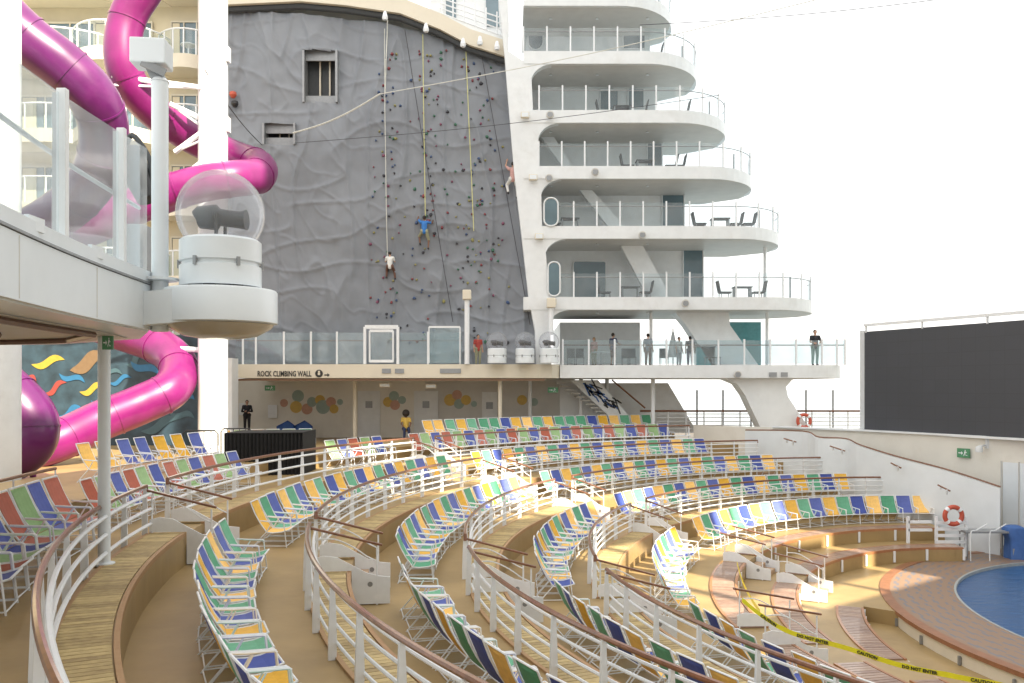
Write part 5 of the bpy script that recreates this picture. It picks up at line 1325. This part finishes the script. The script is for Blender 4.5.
# ------------------------------------------------------------------ caution tape
def tape(pts, name_lab, texts=None):
    n = len(pts); mb = MB(); wd = .048
    L = spline(pts, 8); t = thing('caution_tape', name_lab, 'tape', L[0])
    mb.add([p+U*(wd+.01*math.sin(i)) for i, p in enumerate(L)]+[p-U*wd for p in L], [(i, i+1, len(L)+i+1, len(L)+i) for i in range(len(L)-1)])
    mb.add([p+U*wd+Vector((.003, .004, 0)) for p in L]+[p-U*wd+Vector((.003, .004, 0)) for p in L], [(i, len(L)+i, len(L)+i+1, i+1) for i in range(len(L)-1)])
    wpart(mb, 'ribbon', M['tape'], t)
    if texts:
        cum = [0]
        for a, b in zip(L, L[1:]): cum.append(cum[-1]+(b-a).length)
        def at(s):
            for i in range(len(L)-1):
                if cum[i+1] >= s: return L[i].lerp(L[i+1], (s-cum[i])/(cum[i+1]-cum[i])), (L[i+1]-L[i]).normalized()
            return None, None
        s = .7; k = 0
        while s < cum[-1]-.7:
            p, d = at(s)
            if p is None: break
            up = (U-d*U.dot(d)).normalized(); nr = d.cross(up)
            tx = text_mb(['CAUTION', 'DO NOT ENTER'][k % 2], .085, p+nr*.012, d, up)
            wpart(tx, 'lettering', M['ink'], t)
            s += [.95, 1.05][k % 2]; k += 1
    return t
tape([P(742, 600, 18.6), P(765, 618, 18.2), P(792, 633, 17.8), P(846, 648, 17.2), P(899, 665, 16.6), P(952, 676, 16), P(1010, 687, 15.5), P(1060, 699, 15)], 'yellow caution tape with black writing strung across the lower right', True)
tape([P(737, 563, 25), P(742, 580, 24), P(750, 597, 22), P(760, 612, 20)], 'twisted yellow caution tape hanging along the narrow bench')

# ------------------------------------------------------------------ people
def lerp3(a, b, f): return Vector(a).lerp(Vector(b), f)
def person(loc, rz, label, pose, shirt, trousers, skin='skin', hair='hair', h=1.75, long_sleeve=False, shorts=False, longhair=False, bald=False, cat='person'):
    s = h/1.75
    t = thing('person', label, cat, loc, rz)
    J = {'pel': (0, 0, .93), 'chest': (0, 0, 1.30), 'neck': (0, 0, 1.48), 'head': (0, -.02, 1.62),
         'ls': (.19, 0, 1.42), 'le': (.25, .02, 1.13), 'lw': (.26, -.06, .88), 'rs': (-.19, 0, 1.42), 're': (-.25, .02, 1.13), 'rw': (-.26, -.06, .88),
         'lh': (.10, 0, .92), 'lk': (.11, -.02, .50), 'la': (.11, .03, .08), 'rh': (-.10, 0, .92), 'rk': (-.11, -.02, .50), 'ra': (-.11, .03, .08)}
    J.update(pose); J = {k: Vector(v)*s for k, v in J.items()}
    def blob(c, r, sc=(1, 1, 1), n=10):
        m = MB(); c = Vector(c); prof = []
        vs = []; fs = []
        for i in range(n+1):
            a = -PI/2+PI*i/n
            for j in range(n*2): b = 2*PI*j/(2*n); vs.append(c+Vector((max(.0008, r*math.cos(a))*math.cos(b)*sc[0], max(.0008, r*math.cos(a))*math.sin(b)*sc[1], r*math.sin(a)*sc[2])))
        for i in range(n):
            for j in range(2*n): fs.append((i*2*n+j, i*2*n+(j+1) % (2*n), (i+1)*2*n+(j+1) % (2*n), (i+1)*2*n+j))
        fs += [tuple(range(2*n))[::-1], tuple(n*2*n+j for j in range(2*n))]
        m.add(vs, fs); return m
    def limb(m, a, b, r0, r1, n=6):
        a = Vector(a); b = Vector(b)
        m.tube([a.lerp(b, k/n) for k in range(n+1)], [r0+(r1-r0)*k/n for k in range(n+1)], 12)
        for p, r in ((a, r0), (b, r1)): q = blob(p, r, n=6); m.add(q.v, q.f)
    def remesh(m, name, mt, par, vox, sm=4):
        o = m.build(name, mt, par); r = o.modifiers.new('remesh', 'REMESH'); r.mode = 'VOXEL'; r.voxel_size = vox; r.use_smooth_shade = True
        if sm: q = o.modifiers.new('smooth', 'SMOOTH'); q.iterations = sm; q.factor = .5
        return o
    b = MB(); S_ = s
    limb(b, J['pel'], J['chest'], .125*S_, .135*S_); limb(b, J['chest'], J['neck']-(J['neck']-J['chest'])*.2, .135*S_, .08*S_)
    limb(b, J['ls'], J['rs'], .062*S_, .062*S_); limb(b, J['lh'], J['rh'], .10*S_, .10*S_)
    limb(b, J['neck']-Vector((0, 0, .05)), J['head'], .05*S_, .045*S_)
    for q in ('l', 'r'):
        limb(b, J[q+'s'], J[q+'e'], .052*S_, .040*S_); limb(b, J[q+'e'], J[q+'w'], .040*S_, .028*S_)
        limb(b, J[q+'h'], J[q+'k'], .088*S_, .058*S_); limb(b, J[q+'k'], J[q+'a'], .058*S_, .038*S_)
        d = (J[q+'w']-J[q+'e']).normalized(); side = d.cross(Vector((0, 1, 0)));
        if side.length < .2: side = d.cross(Vector((1, 0, 0)))
        side.normalize(); pal = J[q+'w']+d*.05*S_
        nn_ = d.cross(side)
        b.obox(pal, side*.036*S_, d*.045*S_, nn_*.014*S_)
        for k in range(4):
            r0 = pal+d*.04*S_+side*(-.028+.0187*k)*S_; L_ = (.06, .072, .066, .05)[k]*S_
            b.tube([r0, r0+d*L_*.6, r0+d*L_+nn_*.015*S_], [.009*S_, .0088*S_, .007*S_], 6)
        th0 = pal-d*.02*S_-side*.03*S_; b.tube([th0, th0-side*.028*S_+d*.025*S_, th0-side*.034*S_+d*.055*S_], [.011*S_, .010*S_, .008*S_], 6)
        ft = J[q+'a']; fd = Vector((0, -1, -.25)).normalized()*S_
        if q+'f' in J: fd = (J[q+'f']-ft).normalized()*S_
        limb(b, ft+Vector((0, .02, -.03))*S_, ft+fd*.15+Vector((0, 0, -.01))*S_, .035*S_, .028*S_, 3)
    hd = blob(J['head']+Vector((0, 0, .03))*S_, .098*S_, (.80, .95, 1.18)); b.add(hd.v, hd.f)
    hc_ = J['head']+Vector((0, 0, .03))*S_
    limb(b, hc_+Vector((0, -.085, .005))*S_, hc_+Vector((0, -.112, -.028))*S_, .010*S_, .014*S_, 2)      # nose
    for e in (-1, 1): q = blob(hc_+Vector((e*.08, .01, -.005))*S_, .022*S_, (.5, .8, 1.2), 5); b.add(q.v, q.f)  # ears
    q = blob(hc_+Vector((0, -.06, -.085))*S_, .03*S_, (1, 1, .8), 5); b.add(q.v, q.f)                   # chin
    body = remesh(b, 'body', M[skin], t, .011*S_, 2)
    ey = MB()
    for e in (-1, 1): q = blob(hc_+Vector((e*.032, -.083, .012))*S_, .012*S_, n=5); ey.add(q.v, q.f)
    ey.build('eyes', M['black'], t)
    mo_ = MB().tube([hc_+Vector((-.022, -.088, -.055))*S_, hc_+Vector((0, -.094, -.057))*S_, hc_+Vector((.022, -.088, -.055))*S_], .005*S_, 5); mo_.build('mouth', mat_lip, t)
    hr = MB(); q = blob(hc_+Vector((0, .022, .028))*S_, .108*S_, (.86, .92, 1.02)); hr.add(q.v, q.f)
    if longhair: limb(hr, hc_+Vector((0, .05, 0))*S_, hc_+Vector((0, .08, -.2))*S_, .085*S_, .07*S_)
    if longhair == 'afro': q = blob(hc_+Vector((0, .04, .05))*S_, .2*S_); hr.add(q.v, q.f)
    remesh(hr, 'hair', M[hair], t, .016*S_, 3)
    c = MB()
    limb(c, J['pel'], J['chest'], .148*S_, .155*S_); limb(c, J['chest'], J['neck']-(J['neck']-J['chest'])*.35, .155*S_, .095*S_); limb(c, J['ls'], J['rs'], .082*S_, .082*S_)
    for q in ('l', 'r'):
        if long_sleeve: limb(c, J[q+'s'], J[q+'e'], .070*S_, .056*S_); limb(c, J[q+'e'], J[q+'w'], .056*S_, .042*S_)
        else: limb(c, J[q+'s'], J[q+'s'].lerp(J[q+'e'], .6), .072*S_, .066*S_)
    remesh(c, 'shirt', shirt, t, .018*S_)
    c = MB(); limb(c, J['lh']+Vector((0, 0, .03)), J['rh']+Vector((0, 0, .03)), .128*S_, .128*S_)
    for q in ('l', 'r'):
        limb(c, J[q+'h'], J[q+'k'], .108*S_, .080*S_)
        if not shorts: limb(c, J[q+'k'], J[q+'k'].lerp(J[q+'a'], .92), .080*S_, .060*S_)
    remesh(c, 'trousers', trousers, t, .018*S_)
    c = MB()
    for q in ('l', 'r'):
        ft = J[q+'a']; fd = Vector((0, -1, -.25)).normalized()*S_
        limb(c, ft+Vector((0, .02, -.035))*S_, ft+fd*.16+Vector((0, 0, -.012))*S_, .048*S_, .042*S_, 3)
    remesh(c, 'shoes', M['black'], t, .014*S_)
    return t
mat_lip = mat('lips', (.35, .12, .10), .5)
cl_ = lambda n, c: mat(n, c, .8, var=.1, scale=20)
K = {'blue': cl_('cloth_blue', (.04, .18, .5)), 'white': cl_('cloth_white', (.7, .7, .68)), 'navy': cl_('cloth_navy', (.03, .04, .1)), 'black': cl_('cloth_black', (.02, .02, .025)), 'red': cl_('cloth_red', (.4, .06, .05)),
     'brown': cl_('cloth_brown', (.14, .07, .05)), 'khaki': cl_('cloth_khaki', (.3, .3, .2)), 'greygreen': cl_('cloth_greygreen', (.32, .42, .36)), 'pink': cl_('cloth_pink', (.6, .35, .32)), 'grey': cl_('cloth_grey', (.3, .32, .35)), 'yellow': cl_('cloth_yellow', (.6, .4, .08))}
climb = {'le': (.36, -.14, 1.62), 'lw': (.30, -.26, 1.88), 're': (-.40, -.16, 1.40), 'rw': (-.46, -.30, 1.62), 'lk': (.30, -.30, .72), 'la': (.24, -.16, .34), 'rk': (-.22, -.20, .52), 'ra': (-.20, -.08, .08)}
seatp = {'lk': (.22, -.40, .80), 'la': (.24, -.36, .40), 'rk': (-.20, -.38, .74), 'ra': (-.26, -.30, .32), 'le': (.26, -.12, 1.22), 'lw': (.06, -.26, 1.42), 're': (-.26, -.12, 1.22), 'rw': (-.06, -.26, 1.40)}
def at_wall(px, py): p = P(px, py, YW); p.y += wdisp(p.x, p.z)-.42; return p
person(at_wall(513, 200), PI, 'climber in pink and white clothes high at the right edge of the climbing wall', climb, K['pink'], K['white'], long_sleeve=False, h=1.9)
person(at_wall(425, 250), PI, 'climber in a bright blue shirt in the middle of the climbing wall', climb, K['blue'], K['khaki'], 'dskin', shorts=True)
person(at_wall(391, 284), PI, 'climber in white top and brown shorts hanging low on the left rope', seatp, K['white'], K['brown'], 'skin', h=1.65)
arms_rail = {'le': (.27, -.10, 1.16), 'lw': (.14, -.32, 1.10), 're': (-.27, -.10, 1.16), 'rw': (-.14, -.32, 1.10)}
pts_ = [(815, 46.5, 0, 'person in grey green dress and dark top at the far right end of the railing', arms_rail, K['black'], K['greygreen'], {'hair': 'hair', 'h': 1.85}),
        (613, 47.6, 2.2, 'person in navy shirt standing side on at the deck table', {'rw': (-.2, -.4, 1.15), 're': (-.27, -.15, 1.2)}, K['navy'], K['brown'], {'shorts': True}),
        (594, 48.2, -.8, 'woman with light hair sitting low behind the deck glass', {}, K['pink'], K['khaki'], {'hair': 'hairl', 'h': 1.55, 'longhair': True}),
        (648, 47.2, 2.6, 'man in a pale grey shirt with his back turned beside the deck pillar', {}, K['grey'], K['brown'], {'h': 1.7}),
        (679, 47.8, .6, 'pale dressed person beside a folded parasol on the climbing deck', {}, K['white'], K['grey'], {'h': 1.55}),
        (690, 48.0, 2.9, 'person in dark clothes before the slanted leg on the deck', {}, K['black'], K['navy'], {'h': 1.6}),
        (478, 46.5, .4, 'person in dark clothes at the deck railing left of the domed lights', {}, K['red'], K['khaki'], {'h': 1.6}), ]
for px, Y, rz, lab, pose, sh, tr, kw in pts_:
    person((xw(px, Y), Y, zD+.0), rz, lab, pose, sh, tr, **kw)
person((xw(247, 49.5), 49.5, .45), .3, 'person in black sweater standing behind the terrace by the cream wall', {'le': (.27, -.1, 1.15), 'lw': (.0, -.22, 1.15), 're': (-.27, -.1, 1.15), 'rw': (.02, -.24, 1.1)}, K['black'], K['black'], h=1.78, long_sleeve=True)
person((xw(406, 46.6), 46.6, .2), .2, 'seated person with big dark curly hair and yellow top among chairs', {'lk': (.12, -.42, .55), 'la': (.12, -.4, .1), 'rk': (-.12, -.42, .55), 'ra': (-.12, -.4, .1), 'pel': (0, 0, .55), 'lh': (.1, 0, .55), 'rh': (-.1, 0, .55), 'chest': (0, .04, .95), 'neck': (0, .03, 1.18), 'head': (0, .0, 1.32), 'ls': (.19, .04, 1.1), 'rs': (-.19, .04, 1.1), 'le': (.25, -.05, .85), 'lw': (.2, -.25, .75), 're': (-.25, -.05, .85), 'rw': (-.2, -.25, .75)}, K['yellow'], K['navy'], 'dskin', h=1.75, longhair='afro')
# deck furniture
c = Vector((xw(673, 48.6), 48.6, zD)); t = thing('folded_parasol', 'pale folded parasol standing on the climbing deck', 'parasol', c)
wpart(MB().tube([c, c+U*2.1], .03, 8), 'pole', M['grey'], t); wpart(MB().tube([c+U*.5, c+U*1.2, c+U*1.9], [.32, .2, .05], 10), 'canopy', M['gwhite'], t, smooth=True)
def deck_table(px, Y, lab):
    c = Vector((xw(px, Y), Y, zD)); t = thing('deck_table', lab, 'table', c)
    wpart(MB().lathe(c, [(.5, .70), (.5, .75)], 20), 'tabletop', M['frame'], t); wpart(MB().lathe(c, [(.3, 0), (.3, .03), (.04, .05), (.04, .7)], 14), 'pedestal', M['grey'], t)
deck_table(601, 47.4, 'round white table on the climbing deck beside the navy shirted person')
for i, px in enumerate((571, 580, 626, 632, 664, 708, 716)):
    Y = 47.7; c = Vector((xw(px, Y), Y, zD))
    t = thing('slender_chair', 'dark slender chair on the climbing deck, %s from the left' % ORD[i+1], 'chair', c, 0, 'dark chairs on the climbing deck')
    wpart(MB().box((c.x-.22, c.y-.22, c.z+.42), (c.x+.22, c.y+.22, c.z+.46)), 'seat', M['dark'], t)
    wpart(MB().box((c.x-.22, c.y+.2, c.z+.46), (c.x+.22, c.y+.23, c.z+.95)), 'backrest', M['dark'], t)
    for sx in (-.2, .2):
        for sy in (-.2, .2): wpart(MB().tube([(c.x+sx, c.y+sy, c.z), (c.x+sx, c.y+sy, c.z+.44)], .018, 5), 'leg', M['grey'], t)
c = Vector((xw(704, 48), 48, zD)); t = thing('service_counter', 'dark green counter box on the deck in front of the slanted leg', 'counter', c)
wpart(MB().box((c.x-.5, 47.6, zD), (c.x+.5, 48.2, zD+1.0)), 'body', M['teal'], t); wpart(MB().box((c.x-.55, 47.55, zD+1.0), (c.x+.55, 48.25, zD+1.05)), 'top', M['dark'], t)

# ------------------------------------------------------------------ unseen blocks for the ship's near side, shaped to shade the seats
d2 = Vector((SUN_D.x, SUN_D.y, 0)); nrm = Vector((.785, .62, 0)).normalized()
tw = thing('near_towers', 'unseen white blocks behind the viewpoint, shaped to shade the seats and leave sun gaps', 'building', (10, -14, -4))
base = d2*12
def blockw(n0, n1, z0, z1, dd=0, th=3):
    a = base+nrm*n0+d2*dd; b_ = base+nrm*n1+d2*dd
    wpart(MB().prism([(a.x, a.y, z0), (b_.x, b_.y, z0), (b_.x+d2.x*th, b_.y+d2.y*th, z0), (a.x+d2.x*th, a.y+d2.y*th, z0)], (0, 0, z1-z0)), 'shade_block', M['white'], tw)
#CASTERS
blockw(-30, 14.3, 0, 38); blockw(14.3, 22, 38, 80); blockw(22, 25, 32, 80); blockw(25, 29.5, 29.5, 80)
blockw(29.5, 75, 8, 80); blockw(14.3, 29.5, 0, 18.6); blockw(14.3, 16.8, 18.6, 30)
blockw(18.2, 18.6, 18.6, 38); blockw(22.2, 22.6, 18.6, 32); blockw(26.0, 26.3, 18.6, 29.5)  # thin slats added to break the sun band into patches
blockw(14.3, 19, 33.4, 34.0); blockw(16.8, 25, 26.6, 27.1); blockw(20, 29, 22.4, 22.8)
